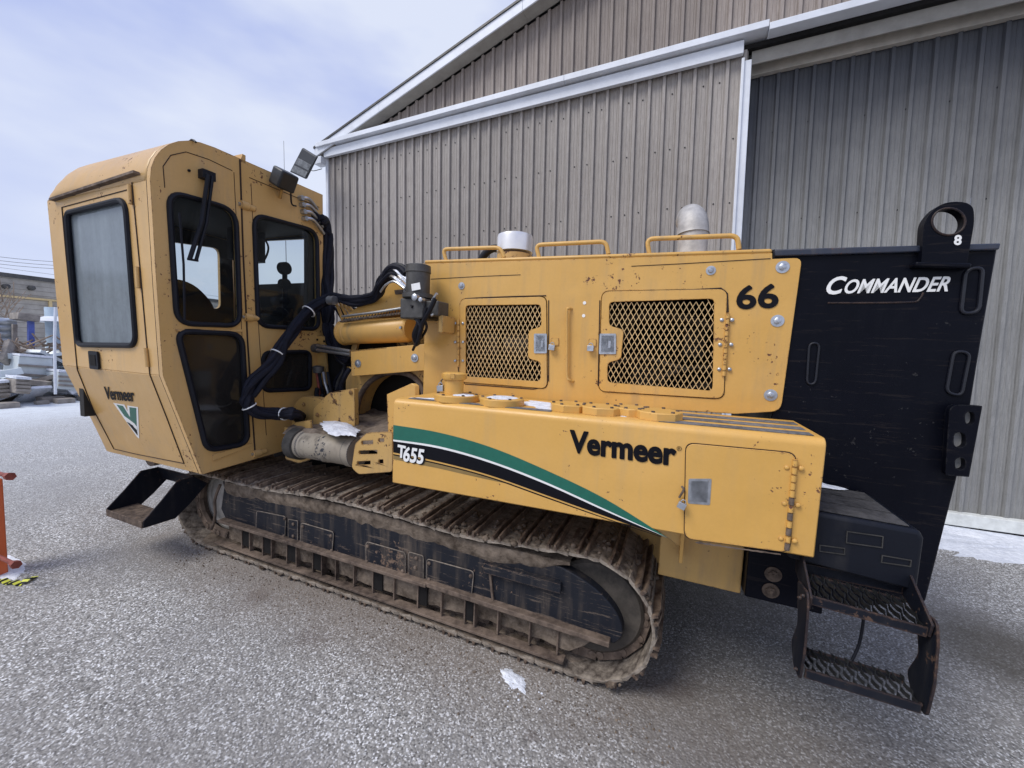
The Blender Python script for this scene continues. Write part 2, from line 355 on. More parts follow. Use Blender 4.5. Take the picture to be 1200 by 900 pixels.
def ring_poly(poly, inset):                           # inset copy of a planar loop, towards its centre, by distance
    P = [Vector(p) for p in poly]; k = len(P); nrm = Vector((0,0,0))
    for i in range(k): nrm += (P[i]).cross(P[(i+1)%k])
    nrm.normalize(); o = []
    for i in range(k):
        d1 = (P[i]-P[i-1]); d2 = (P[(i+1)%k]-P[i])
        d1 = d1.normalized() if d1.length > 1e-7 else d2.normalized(); d2 = d2.normalized() if d2.length > 1e-7 else d1
        t_ = (d1+d2).normalized(); o.append(P[i] + nrm.cross(t_)*inset)
    return o
def text_obj(s, name, m, parent, p0, ux, uy, height, width=None, bold=0.0, shear=0.0, ext=.0012, fat=0.0):
    cu = bpy.data.curves.new(name,'FONT'); cu.body = s; cu.size = 1; cu.offset = bold; cu.shear = shear; cu.extrude = 0
    cu.resolution_u = 4
    ob = bpy.data.objects.new('tmp', cu); COL.objects.link(ob); dg = bpy.context.evaluated_depsgraph_get(); dg.update()
    me = bpy.data.meshes.new_from_object(ob.evaluated_get(dg)); bpy.data.objects.remove(ob)
    xs = [v.co.x for v in me.vertices]; ys = [v.co.y for v in me.vertices]
    x0, x1, y0, y1 = min(xs), max(xs), min(ys), max(ys)
    ux = Vector(ux); uy = Vector(uy); W_ = width if width else (x1-x0)/(y1-y0)*height
    un, vn = ux.normalized(), uy.normalized(); nn = un.cross(vn).normalized()
    mb = MB(); vs = [Vector(p0)+un*((v.co.x-x0)/(x1-x0)*W_)+vn*((v.co.y-y0)/(y1-y0)*height) for v in me.vertices]
    fs = [tuple(p.vertices) for p in me.polygons]
    for q, (du, dv) in enumerate(((0,0),(fat,0),(-fat,0),(0,fat),(0,-fat),(fat*.7,fat*.7),(-fat*.7,fat*.7),(fat*.7,-fat*.7),(-fat*.7,-fat*.7)) if fat else ((0,0),)):
        mb.add([v+nn*(ext+q*.00012)+un*du+vn*dv for v in vs], fs)
    return mb.build(name, m, parent, smooth=False)
# ================================================================== THE MACHINE
O = Vector((-1.7, 2.9, 0))
mrot = Matrix([list(r) for r in RM]).to_4x4()
mloc = Vector((0,0,H)) + mrot @ (O - Vector((0,0,H)))
rig = empty('tracked_trencher', mloc, mrot, label='yellow tracked trencher machine with a cab at its left end and a black tail panel', category='trencher')
ORG[0] = O
def bolt(parent, c, n=(0,-1,0), r=.018, m='zinc', washer=True, h=.012, name='bolt'):
    mb = MB(); n = Vector(n).normalized(); c = Vector(c)
    if washer: mb.lathe(c, n, [(0,r*1.35),(.003,r*1.35),(.0035,r*.9)], 18)
    mb.lathe(c, n, [(.0,r*.8),(h*.8,r*.8),(h,r*.62)], 6)
    mb.lathe(c, n, [(h,r*.3),(h+.004,r*.28)], 10)
    return mb.build(name, m, parent)
def rivets(parent, pts, n, r, m='yellow', name='rivet'):
    for p in pts:
        MB().lathe(p, n, [(0,r),(r*.35,r*.92),(r*.6,r*.6),(r*.7,r*.2)], 12).build(name, m, parent)
# ---------------------------------------------------------------- chassis
ch = MB(); ch.box(-3.05,.20,2.46,4.0,.36,.92).box(-3.75,-3.05,2.6,3.8,.40,.74).box(-2.9,-2.35,2.62,3.3,.92,1.7)
chassis = ch.build('chassis_frame', 'dark', rig, .01)
# ---------------------------------------------------------------- tracks
YT0, YT1 = 1.82, 2.38
def track_path():
    # closed loop in the x,z plane (outer face of the shoes), clockwise from the top left
    rs, rl = .315, .285; cs = Vector((-.315,0,.335)); cl = Vector((-3.27,0,.305)); pts = []
    top = [(-3.27,.590),(-2.6,.588),(-2.0,.628),(-1.45,.622),(-1.0,.600),(-.70,.622),(-.315,.650)]
    for i, p in enumerate(spline([(x,0,z) for x, z in top], 8)): pts.append(Vector(p))
    for k in range(1,24):
        a = PI/2-PI*k/24; pts.append(cs+Vector((math.cos(a)*rs,0,math.sin(a)*rs)))
    for k in range(0,30): pts.append(Vector((-.315-(3.27-.315)*k/29,0,.020)))
    for k in range(1,24):
        a = -PI/2-PI*k/24; pts.append(cl+Vector((math.cos(a)*rl,0,math.sin(a)*rl)))
    return pts
tp = track_path()
def resample(pts, step):
    P = pts+[pts[0]]; Ls = [0]
    for i in range(len(P)-1): Ls.append(Ls[-1]+(P[i+1]-P[i]).length)
    T = Ls[-1]; n = round(T/step); o = []
    for k in range(n):
        s_ = T*k/n; i = max(j for j in range(len(Ls)) if Ls[j] <= s_); i = min(i, len(P)-2)
        u = (s_-Ls[i])/(Ls[i+1]-Ls[i]); o.append(P[i].lerp(P[i+1],u))
    return o
rs_ = resample(tp, .151); NSH = len(rs_)
# one shoe in its own coordinates: x along the travel, z outwards, y across
def shoe_mesh(seed):
    r = random.Random(seed); mb = MB(); w = YT1-YT0
    nseg = 6; xs = [-.072,-.050,-.020,.02,.050,.074]; prof = [.002,-.002,0,0,-.002,-.006]
    vs = []; fs = []
    for j in range(nseg+1):
        y = w*j/nseg
        for lay in (0,1):
            for i, x in enumerate(xs):
                cut = .012*r.random() if j in (0,nseg) else 0
                vs.append((x, y+(cut if j==0 else -cut), prof[i]-(0 if lay else .014)+r.uniform(-.0015,.0015)))
    k = len(xs)
    for j in range(nseg):
        a = j*2*k; b_ = (j+1)*2*k
        for i in range(k-1):
            fs.append((a+k+i,a+k+i+1,b_+k+i+1,b_+k+i)); fs.append((a+i,b_+i,b_+i+1,a+i+1))
        fs.append((a,a+k,b_+k,b_)); fs.append((a+k-1,b_+k-1,b_+2*k-1,a+2*k-1))
    for a in (0, nseg*2*k):
        for i in range(k-1): fs.append((a+i,a+i+1,a+k+i+1,a+k+i))
    mb.add(vs, fs)
    return mb
def grouser_mesh(seed):
    r = random.Random(seed+50); mb = MB(); w = YT1-YT0
    for gx in (-.026,.012):
        n = 7; h0 = .030+r.uniform(-.004,.004)
        vs = []; fs = []
        for j in range(n+1):
            y = w*j/n; y = y+.006 if j==0 else (y-.006 if j==n else y)
            h = h0+r.uniform(-.004,.003)-(.007 if j in (0,n) else 0); dx = r.uniform(-.0025,.0025)
            vs += [(gx-.008+dx,y,-.004),(gx+.008+dx,y,-.004),(gx+.005+dx,y,h),(gx-.005+dx,y,h)]
        for j in range(n):
            a = j*4; b_ = a+4
            for i in range(4): fs.append((a+i,a+(i+1)%4,b_+(i+1)%4,b_+i))
        fs.append((0,1,2,3)); fs.append(tuple(n*4+i for i in (3,2,1,0)))
        mb.add(vs, fs)
    return mb
sv = ORG[0]; ORG[0] = Vector((0,0,0))
shoe_proto = [(shoe_mesh(i), grouser_mesh(i)) for i in range(5)]
me_s, me_g = [], []
for a, b_ in shoe_proto:
    o1 = a.build('track_shoe','shoe',None); o2 = b_.build('grouser_bars','grouser',None, bevel=0)
    me_s.append(o1.data); me_g.append(o2.data); bpy.data.objects.remove(o1); bpy.data.objects.remove(o2)
ORG[0] = sv
def make_track(yoff, label, flip=False):
    # rollers and chain carried by one assembly mesh
    mb = MB(); inner = [p+ (Vector((-1.79,0,.32))-p).normalized()*.055 for p in tp]
    y0, y1 = yoff+.17, yoff+.30
    n = len(inner); vs = []; fs = []
    for p, q in zip(tp, inner):
        a = p+(q-p)*.30
        vs += [(a.x,y0,a.z),(a.x,y1,a.z),(q.x,y1,q.z-.0),(q.x,y0,q.z)]
    for i in range(n):
        j = (i+1)%n
        for k in range(4): fs.append((i*4+k,i*4+(k+1)%4,j*4+(k+1)%4,j*4+k))
    mb.add(vs, fs)
    tr = mb.build('track', 'rust', rig)
    for i, p in enumerate(rs_):
        q = rs_[(i+1)%NSH]; d = (q-p).normalized(); mid = (p+q)/2
        nrm = d.cross(Vector((0,1,0)))              # points outwards on this loop
        rm = Matrix((( d.x, 0, nrm.x),(0,1,0),(d.z,0,nrm.z))).to_4x4()
        k = (i*7+3) % 5
        for me, nm, mm in ((me_s[k],'track_shoe','shoe'),(me_g[k],'grouser_bars','grouser')):
            o = bpy.data.objects.new(nm, me); COL.objects.link(o); o.parent = tr
            o.matrix_local = Matrix.Translation(Vector((mid.x,yoff,mid.z))-O) @ rm
    lb = MB(); lb.box(-.062,.062,.0,.028,-.085,-.028); lb.lathe((-.045,.001,-.056),(0,-1,0),[(0,.020),(.008,.020),(.010,.012)],12).lathe((.045,.001,-.056),(0,-1,0),[(0,.020),(.008,.020),(.010,.012)],12)
    sv_ = ORG[0]; ORG[0] = Vector((0,0,0)); lo_ = lb.build('track_link','rust',None,.006); lm_ = lo_.data; bpy.data.objects.remove(lo_); ORG[0] = sv_
    for i, p in enumerate(rs_):
        q = rs_[(i+1)%NSH]; d = (q-p).normalized(); mid = (p+q)/2; nrm = d.cross(Vector((0,1,0)))
        o = bpy.data.objects.new('track_link', lm_); COL.objects.link(o); o.parent = tr
        o.matrix_local = Matrix.Translation(Vector((mid.x,yoff+.125,mid.z))-O) @ Matrix((( d.x, 0, nrm.x),(0,1,0),(d.z,0,nrm.z))).to_4x4()
    return tr
near = make_track(YT0, 'near track')
near['label'] = 'muddy steel crawler track on the side towards the camera'
# the far track, hardly seen: belt as one mesh
fb = MB()
for i, p in enumerate(rs_):
    q = rs_[(i+1)%NSH]; d = (q-p).normalized(); nrm = d.cross(Vector((0,1,0))); c = (p+q)/2
    fb.bar((c.x,3.75,c.z),(c.x,4.3,c.z),.15,.014,up=nrm); g = c+nrm*.018; fb.bar((g.x,3.76,g.z),(g.x,4.29,g.z),.012,.03,up=nrm)
fb.build('far_track_belt','shoe',rig)
# sprocket and idler
sp_ = MB(); sp_.lathe((-.315,YT0+.16,.335),(0,1,0),[(0,.10),(0,.225),(.03,.235),(.06,.235),(.06,.15),(.2,.15)],40)
for k in range(19):
    a = 2*PI*k/19; c = Vector((-.315+math.cos(a)*.238,YT0+.20,.335+math.sin(a)*.238))
    sp_.lathe(c-Vector((0,.02,0)),(0,1,0),[(0,.018),(.05,.018)],8)
sp_.build('drive_sprocket','rust',near)
dk = MB().lathe((-.30,YT0+.10,.345),(0,1,0),[(0,.20),(0,.222),(.012,.236),(.035,.236),(.04,.228),(.055,.228),(.06,.238),(.14,.238)],48)
dk.build('final_drive_housing',plain('greasy_dark_steel',(.035,.031,.027),.6,.2,.5,12,.004,col2=(.10,.085,.07)),near,label='round ribbed housing of the final drive')
idl = MB().lathe((-3.27,YT0+.20,.305),(0,1,0),[(0,.05),(.0,.10),(.015,.20),(.0,.215),(.0,.232),(.14,.232),(.14,.215),(.13,.05)],40)
idl.build('idler_wheel',plain('pale_worn_metal',(.42,.40,.37),.6,.2,.35,9,.002),near)
# side frame of the near track
YF = 1.865
sf = MB(); top = [(-3.05,.545),(-2.6,.552),(-2.0,.585),(-1.45,.578),(-1.0,.560),(-.66,.568)]
outl = [(-3.02,YF,.262),(-3.07,YF,.33),(-3.03,YF,.5)]+[(x,YF,z) for x,z in top]
arc = [(-.66+.50*math.sin(a)*.92, YF, .33+.24*math.cos(a)) for a in [PI*k/14 for k in range(1,8)]]
outl += [tuple(p) for p in spline([(-.54,YF,.553),(-.42,YF,.525),(-.30,YF,.478),(-.21,YF,.41),(-.160,YF,.335),(-.155,YF,.27),(-.19,YF,.225)],5)]
sf.plate([Vector(p) for p in outl],(0,.30,0))
side_frame = sf.build('track_side_frame','track_frame',rig,.006)
cl = MB(); rc = random.Random(21)
for k in range(620):
    i = rc.randrange(NSH); p = rs_[i]; q = rs_[(i+1)%NSH]; d = (q-p).normalized(); n_ = d.cross(Vector((0,1,0)))
    if n_.z < -.5 and rc.random() < .7: continue
    c_ = p.lerp(q,rc.random())+n_*rc.uniform(0,.006)+Vector((0,YT0+abs(rc.gauss(0,.17)),0)); s_ = rc.uniform(.006,.020)
    cl.lathe(c_,n_+Vector((rc.uniform(-.5,.5),rc.uniform(-.5,.5),0)),[(-s_*.5,s_*.8),(0,s_*1.1),(s_*.5,s_*.7),(s_*.8,s_*.2)],rc.choice((5,6,7)))
cl.build('mud_clods','mud',near,kind='stuff')
# stepped mud bed on the frame's shoulder
mud = MB(); rr = random.Random(3); xs = np.linspace(-3.0,-.42,90)
vs = []; fs = []
for i, x in enumerate(xs):
    zt = np.interp(x,[p[0] for p in top],[p[1] for p in top])
    fade = min(1,max(0,(-.42-x)/.2)); e = (.035+.028*noise.noise(Vector((x*4,0,0)))+.02*noise.noise(Vector((x*17,3,0))))*fade
    vs += [(x,YF-.001,zt-e-.045*fade),(x,YF-.002-.014*fade,zt-e*.8-.01),(x,YF-.002-.008*fade,zt+.004),(x,YF+.10,zt+.020+.008*noise.noise(Vector((x*20,5,0))))]
for i in range(89):
    for k in range(3): fs.append((i*4+k,i*4+k+1,(i+1)*4+k+1,(i+1)*4+k))
mud.add(vs,fs); mud.build('mud_crust','mud',side_frame,kind='stuff')
# lower rail, fins, dirt between them
rail = MB(); rail.bar((-3.03,YF-.022,.262),(-.62-.6,YF-.022,.258),.060,.020); rail.bar((-1.23,YF-.018,.262),(-.205,YF-.018,.242),.050,.026)
rail.build('frame_rail','rust',side_frame,.003)
fx = [-2.83,-2.745,-2.61,-2.52,-2.37,-2.28,-2.13,-2.05,-1.93,-1.78,-1.63,-1.47,-1.30,-1.14,-.99,-.93,-.79,-.61,-.46]
for i, x in enumerate(fx):
    zb = .085
    MB().bar((x,YF+.020,zb),(x,YF+.020,.252),.008,.06,up=Vector((0,1,0))).build('frame_fin','rust',side_frame)
for (xa,xb) in ((-2.825,-2.75),(-2.605,-2.525),(-2.365,-2.285),(-2.125,-2.055),(-1.625,-1.56),(-1.295,-1.24),(-.985,-.94)):
    MB().box(xa,xb,YF-.004,YF+.06,.105,.238).build('fin_gap_shade','dark',side_frame)  # dark blocks standing in for the shade in the gaps between fins
lw = MB(); vs = []; fs = []; xs = np.linspace(-3.0,-.30,150); zs = np.linspace(.085,.252,7)
for i, x in enumerate(xs):
    for j, z in enumerate(zs):
        xx = min(x, -.44+ (z-.085)*1.35) if x > -.5 else x
        d = .008+.030*noise.noise(Vector((x*3.2,z*4,1)))+.014*noise.noise(Vector((x*19,z*19,4)))
        vs.append((xx,YF+.005+max(d,0)+ (.05 if z<.1 else 0),z))
for i in range(149):
    for j in range(6): fs.append((i*7+j,(i+1)*7+j,(i+1)*7+j+1,i*7+j+1))
lw.add(vs,fs); lw.build('packed_dirt','mud',side_frame,kind='stuff')
MB().box(-3.0,-.44,YF+.10,YF+.3,.055,.26).build('roller_guard','rust',side_frame)
ld = MB(); ld.bar((-3.1,YF-.010,.075),(-.42,YF-.010,.070),.055,.014); ld.build('guide_bar','rust',side_frame,.002)
# dirt sitting on the inside face of the lower shoes
vs = []; fs = []; xs = np.linspace(-3.35,-.25,150)
lw2 = MB()
for i, x in enumerate(xs):
    k = [(.028+.008*noise.noise(Vector((x*9,j*2.,7))))*min(1,(-.2-x)/.3) for j in range(4)]
    vs += [(x,YT0+.012,.024),(x,YT0+.018,k[0]+.008),(x,YT0+.06,k[1]+.014),(x,YT0+.16,k[2]+.03)]
for i in range(149):
    for j in range(3): fs.append((i*4+j,(i+1)*4+j,(i+1)*4+j+1,i*4+j+1))
lw2.add(vs,fs); lw2.build('shoe_dirt','mud',side_frame,kind='stuff')
# cover plates on the frame side
def fplate(pts, th=.007, r=.02, name='cover_plate', bolts=()):
    P = [qy(px,py,YF) for px,py in pts]; P = [Vector((p.x,YF,p.z)) for p in P]
    o = MB().plate(rpoly(P,r,3),(0,-th,0)).build(name,'track_frame',side_frame,.002)
    MB().tube([p+Vector((0,-th,0)) for p in rpoly(P,r,3)],.0028,5,closed=True).build('plate_edge','worn_edge',side_frame)
    for bx,by in bolts:
        p = qy(bx,by,YF-th); MB().lathe(p,(0,-1,0),[(0,.011),(.006,.011),(.009,.006)],8).build('bolt','rust',side_frame)
    return o
fplate([(302,598),(336,605),(335,632),(301,624)], bolts=((334,608),(333,628)))
fplate([(339,608),(350,610),(350,636),(339,633)],r=.008,bolts=((344,614),(344,628)))
fplate([(354,612),(392,623),(390,650),(353,640)],bolts=((388,628),(389,645),(355,617),(355,636)))
fplate([(430,634),(476,647),(476,678),(430,664)],bolts=((472,652),(472,669),(431,640),(430,658)))
fplate([(480,646),(497,651),(497,683),(480,678)],r=.012,bolts=((488,654),(487,665),(487,677)))
fplate([(501,654),(556,669),(553,700),(501,683)],bolts=((503,660),(503,679),(552,675)))
bx_ = MB(); A = qy(566,660,YF-.03); B = qy(657,685,YF-.03); C_ = qy(657,696,YF-.03); D = qy(566,671,YF-.03)
bx_.plate([Vector((p.x,YF-.03,p.z)) for p in (A,B,C_,D)],(0,.03,0)); bx_.build('side_ledge','track_frame',side_frame,.004)
MB().bar((qy(575,672,YF).x,YF-.006,qy(575,672,YF).z),(qy(578,712,YF).x,YF-.006,.262),.012,.012,up=Vector((0,1,0))).build('weld_strip','rust',side_frame)
# curved end lip of the frame at the idler
MB().tube(spline([qy(258,568,YF-.01),qy(252,585,YF-.012),qy(252,605,YF-.012),qy(248,620,YF-.01)]),.010,8).build('frame_lip','rust',side_frame)
# ---------------------------------------------------------------- side tank
YK = 1.7
Lz0, Lz1, Rz0, Rz1 = .863, 1.318, .899, 1.334
XL, XR = -1.368, .499
tv = []; RT = .032
for (x_,z0_,z1_) in ((XL,Lz0,Lz1),(XR,Rz0,Rz1)):
    tv += [(x_,YK+.004,z0_),(x_,YK,z0_+.006)]+[(x_,YK+RT*(1-math.cos(PI/2*k/7)),z1_-RT+RT*math.sin(PI/2*k/7)) for k in range(8)]+[(x_,2.14,z1_),(x_,2.14,z0_)]
nk = len(tv)//2
tank = MB().add(tv,[tuple(range(nk)),tuple(range(nk,2*nk))[::-1]]+[(i,(i+1)%nk,nk+(i+1)%nk,nk+i) for i in range(nk)]).build('side_tank','tank',rig,.004,ang=30)
def tz(x): return Lz1+(Rz1-Lz1)*(x-XL)/(XR-XL)
# storage door in the tank front
P = [qy(*c,YK) for c in ((803,518),(934,530),(926,648),(801,631))]
MB().plate(rpoly([p+Vector((0,-.001,0)) for p in P],.035,5),(0,.0005-.0015,0)).build('door_gap','groove',tank)
dP = ring_poly(rpoly(P,.035,5),.0); ctr = sum(P,Vector())/4
dP = [ctr+(p-ctr)*.982 for p in rpoly(P,.035,5)]
sdoor = MB().plate([Vector((p.x,YK-.0025,p.z)) for p in dP],(0,-.005,0)).build('storage_door','tank',rig,.002)
hp0, hp1 = qy(932,538,YK-.01), qy(922,645,YK-.01)
for k in range(12):
    a = hp0.lerp(hp1,(k+.06)/12); b_ = hp0.lerp(hp1,(k+.94)/12)
    MB().cyl(a,b_,.0085,10).build('hinge_knuckle','tank' if k<4 else ('rust' if k%2 else 'tank'),sdoor)
rivets(sdoor,[qy(x,y,YK-.006) for x,y in ((922,548),(939,549),(919,590),(935,592),(915,631),(931,634))],(0,-1,0),.0095,'tank')
P = [qy(*c,YK-.009) for c in ((807,561),(834,561),(832,592),(806,590))]
lt = MB().plate(rpoly(P,.006,2),(0,.003,0),holes=[ring_poly(rpoly(P,.006,2),.010)] ).build('latch_frame','zinc',sdoor)
c = sum(P,Vector())/4; MB().plate([c+(p-c)*.86+Vector((0,.004,0)) for p in P],(0,.002,0)).build('latch_paddle','chrome',sdoor)
def padlock(parent, c, s=1.0, tilt=.3):
    R_ = Matrix.Rotation(tilt,3,'Y'); c = Vector(c); mb = MB()
    q = [c+R_@Vector((x*s,y*s,z*s)) for x,y,z in ((-.019,-.011,-.018),(.019,-.011,-.018),(.019,.011,-.018),(-.019,.011,-.018),(-.019,-.011,.014),(.019,-.011,.014),(.019,.011,.014),(-.019,.011,.014))]
    mb.hexa(q); mb.tube([c+R_@Vector((math.cos(a)*.012*s,0,(.014+.016*math.sin(a)+ (.0))*s)) for a in [PI*k/8 for k in range(9)]],.003*s,6)
    return mb.build('padlock','zinc',parent,.002)
padlock(sdoor, qy(799,592,YK-.03), .78, .35)
MB().tube(spline([qy(796,583,YK-.01),qy(801,574,YK-.02),qy(799,570,YK-.012)]),.0045,6).build('hasp','rust',sdoor)
# rusty scar along the lower door edge
vs = []; 
sc = MB(); xs = np.linspace(0,1,40); a, b_ = qy(815,636,YK-.001), qy(915,650,YK-.001)
up_ = []; lo_ = []
for u in xs:
    p = a.lerp(b_,u); up_.append(p+Vector((0,0,.003+.010*abs(noise.noise(Vector((u*9,1,0))))))); lo_.append(p-Vector((0,0,.001+.006*abs(noise.noise(Vector((u*11,2,0)))))))
sc.plate(up_+lo_[::-1],(0,-.0004,0)).build('rust_scar','rust',tank)
# decals on the tank front
def dec(name, m, pts, off, parent=tank, y=YK):
    P = [qy(px,py,y) for px,py in pts]; return MB().plate([Vector((p.x,y-off,p.z)) for p in P],(0,-.0003,0)).build(name,m,parent)
def curve_px(ps, n=24):
    return [(v.x,v.y) for v in spline([(a,b,0) for a,b in ps],n//max(1,len(ps)-1))]
upg = curve_px([(461,498),(515,507),(575,524),(640,551),(710,585),(782,630)],30)
log = curve_px([(461,515),(515,523),(575,540),(640,565),(710,597),(782,630)],30)
dec('green_stripe','green',upg+log[::-1],.0010)
wlo = curve_px([(461,517),(515,525.5),(575,542.5),(640,567.5),(710,599),(782,630)],30)
dec('white_stripe','decal_white',log+wlo[::-1],.0011)
blo = curve_px([(461,530),(515,541),(575,557),(640,580),(710,605),(779,629)],30)
dec('black_stripe','decal_black',wlo+blo[::-1],.0012)
d1 = curve_px([(461,532),(515,543),(575,559),(640,582),(710,607),(776,629)],30); d2 = curve_px([(461,533.5),(515,544.5),(575,560.5),(640,583.5),(710,608),(774,629)],30)
dec('thin_black_stripe','decal_black',d1+d2[::-1],.0009)
t2 = curve_px([(461,538),(490,544),(515,549),(550,557),(600,568)],24); t1 = curve_px([(461,533),(490,537),(515,544),(550,553),(600,567)],24)
dec('tan_stripe','decal_tan',t1+t2[::-1],.0007)
def text_px(s, name, m, parent, y, bl, br, tl, off=.0016, **k):
    a, b_, c = qy(*bl,y), qy(*br,y), qy(*tl,y); a = Vector((a.x,y-off,a.z)); b_ = Vector((b_.x,y-off,b_.z)); c = Vector((c.x,y-off,c.z))
    return text_obj(s,name,m,parent,a,b_-a,c-a,(c-a).length,(b_-a).length,**k)
text_px('Vermeer','brand_lettering','decal_black',tank,YK,(668,529.5),(791.5,546),(668.5,504),bold=.02,fat=.0026)
text_px('®','registered_mark','decal_black',tank,YK,(793,528),(799,528.7),(793,522.5),bold=.0)
for off, m_, dx in ((.0020,'decal_black',1.6),(.0024,'decal_white',0)):
    text_px('T','model_lettering',m_,tank,YK,(466+dx,535+dx*.7),(475+dx,537+dx*.7),(467+dx,521+dx*.7),off=off,bold=.015,fat=.0018)
    text_px('655','model_lettering',m_,tank,YK,(473+dx,540+dx*.7),(496.5+dx,544+dx*.7),(474+dx,523+dx*.7),off=off,bold=.015,shear=.12,fat=.0018)
# tank top: grip strips, flanges, filler, snow
def top_sheet(name, m, pts, h0, h1, **k):
    P = []
    for px,py in pts:
        p = qz(px,py,1.33); p.y = min(max(p.y,YK+.012),2.14); P.append(Vector((p.x,p.y,tz(p.x)+h0)))
    return MB().plate(P,(0,0,h1)).build(name,m,tank,**k)
M['grip_dark'] = plain('black_grip_tape',(.022,.022,.026),.8,0,.5,45,.003,col2=(.07,.068,.07))
M['grip'] = plain('grip_tape',(.10,.10,.105),.85,0,.5,45,.003,col2=(.20,.20,.21))
def strip_world(x0,x1,y0,y1,name='grip_strip'):
    MB().hexa([(x0,y0,tz(x0)+.0008),(x1,y0,tz(x1)+.0008),(x1+.0,y1,tz(x1)+.0008),(x0,y1,tz(x0)+.0008),(x0,y0,tz(x0)+.003),(x1,y0,tz(x1)+.003),(x1,y1,tz(x1)+.003),(x0,y1,tz(x0)+.003)]).build(name,'grip',tank)
strip_world(-1.30,-.52,1.735,1.785); strip_world(-.06,.47,1.735,1.80); strip_world(-.02,.475,1.86,1.93); strip_world(-.02,.48,1.99,2.06)
def flange(px,py,r,n=8,h=.035,name='tank_flange',m='tank'):
    c = qz(px,py,1.37); c = Vector((c.x,min(max(c.y,1.83),2.04),tz(c.x)))
    MB().lathe(c,(0,0,1),[(0,r),(h-.004,r),(h,r-.004)],n).build(name,m,tank)
    for k in range(6):
        a = 2*PI*k/6+.3; MB().lathe(c+Vector((math.cos(a)*(r-.018),math.sin(a)*(r-.018),h)),(0,0,1),[(0,.008),(.006,.008)],6).build('bolt','rust',tank)
    return c
c1 = flange(520,461,.12,10); c2 = flange(580,465,.115,10)
flange(665,471,.09); flange(740,475,.09); flange(697,478,.095); flange(770,484,.098)
fn = MB().lathe(c1+Vector((-.02,.0,.035)),(0,0,1),[(0,.050),(.075,.050),(.075,.058),(.082,.062),(.105,.062),(.112,.052),(.112,.02)],28)
fill = fn.build('filler_neck','tank',rig)
for k in range(4):
    a = PI*k/2+.4; c = c1+Vector((-.02+math.cos(a)*.06,math.sin(a)*.06,.13)); MB().bar(c-Vector((0,0,.012)),c+Vector((0,0,.014)),.022,.012,up=Vector((math.cos(a),math.sin(a),0))).build('cap_lug','tank',fill)
padlock(fill, c1+Vector((-.095,-.01,.06)), 1.0, -.1)
MB().tube([c1+Vector((-.085,0,.11)),c1+Vector((-.10,0,.10)),c1+Vector((-.10,0,.07))],.004,6).build('lock_hasp','rust',fill)
def snow_sheet(name, pts, h, parent=None, frame=None, seed=0, n=18, **k):
    # pts: outline on a plane (3D, seen from above); a low lumpy cap over it
    P = [Vector(p) for p in pts]; P = [P[i-1]*.1+P[i]*.8+P[(i+1)%len(P)]*.1 for i in range(len(P))]; P = spline(P+[P[0]],3)[:-1]; c = sum(P,Vector())/len(P); mb = MB(); vs = [c+Vector((0,0,h))]; fs = []
    m_ = 5; ringn = len(P)*4; out_ = []
    for i in range(len(P)):
        for j in range(4): out_.append(P[i].lerp(P[(i+1)%len(P)],j/4))
    size = max((p-c).length for p in out_)
    for r_ in range(1,m_+1):
        u = r_/m_
        for i,p in enumerate(out_):
            an = 2*PI*i/len(out_); jit = size*.12*(noise.noise(Vector((math.cos(an)*1.6,math.sin(an)*1.6,seed)))+.8*noise.noise(Vector((math.cos(an)*5,math.sin(an)*5,seed+3)))+.6*noise.noise(Vector((math.cos(an)*12,math.sin(an)*12,seed+7))))
            q = c.lerp(p,u*(1+ (jit/size if r_==m_ else jit*.3/size)*2.2)); z = h*(1-u**2)*(.65+.9*noise.noise(Vector((q.x*14+seed,q.y*14,2))))
            vs.append(Vector((q.x,q.y,q.z+max(z,0) - (.002 if r_==m_ else 0))))
    for i in range(ringn): fs.append((0,1+i,1+(i+1)%ringn))
    for r_ in range(m_-1):
        a = 1+r_*ringn; b_ = a+ringn
        for i in range(ringn): j = (i+1)%ringn; fs.append((a+i,b_+i,b_+j,a+j))
    mb.add(vs,fs); return mb.build(name,'snow',parent,ang=80,**k)
def tsnow(pts, h, seed):
    P = []
    for px,py in pts:
        p = qz(px,py,1.332); p.y = min(max(p.y,1.775),2.10); P.append(Vector((p.x,p.y,tz(p.x)+.002)))
    snow_sheet('snow_patch',P,h,tank,seed=seed,kind='stuff')
tsnow([(603,471),(622,467),(672,474),(690,480),(672,482),(640,480)],.010,1)
tsnow([(470,465),(488,463),(500,468),(530,471),(505,470)],.008,2)
tsnow([(722,482),(738,482),(742,487),(728,489)],.006,3)
snow_sheet('snow_patch',[c2+Vector((math.cos(a)*.085,math.sin(a)*.085,.036)) for a in [2*PI*k/8 for k in range(8)]],.008,tank,seed=5,kind='stuff')
snow_sheet('snow_patch',[c1+Vector((math.cos(a)*.07+.05,math.sin(a)*.06-.02,.036)) for a in [2*PI*k/8 for k in range(8)]],.006,tank,seed=6,kind='stuff')
# yellow plate standing behind the tank's left end
P = [qy(*c,1.93) for c in ((453,462),(482,449),(486,452),(486,520),(462,535),(455,526))]
MB().plate(P,(.02,.02,0)).build('tank_bracket','yellow',rig,.004)
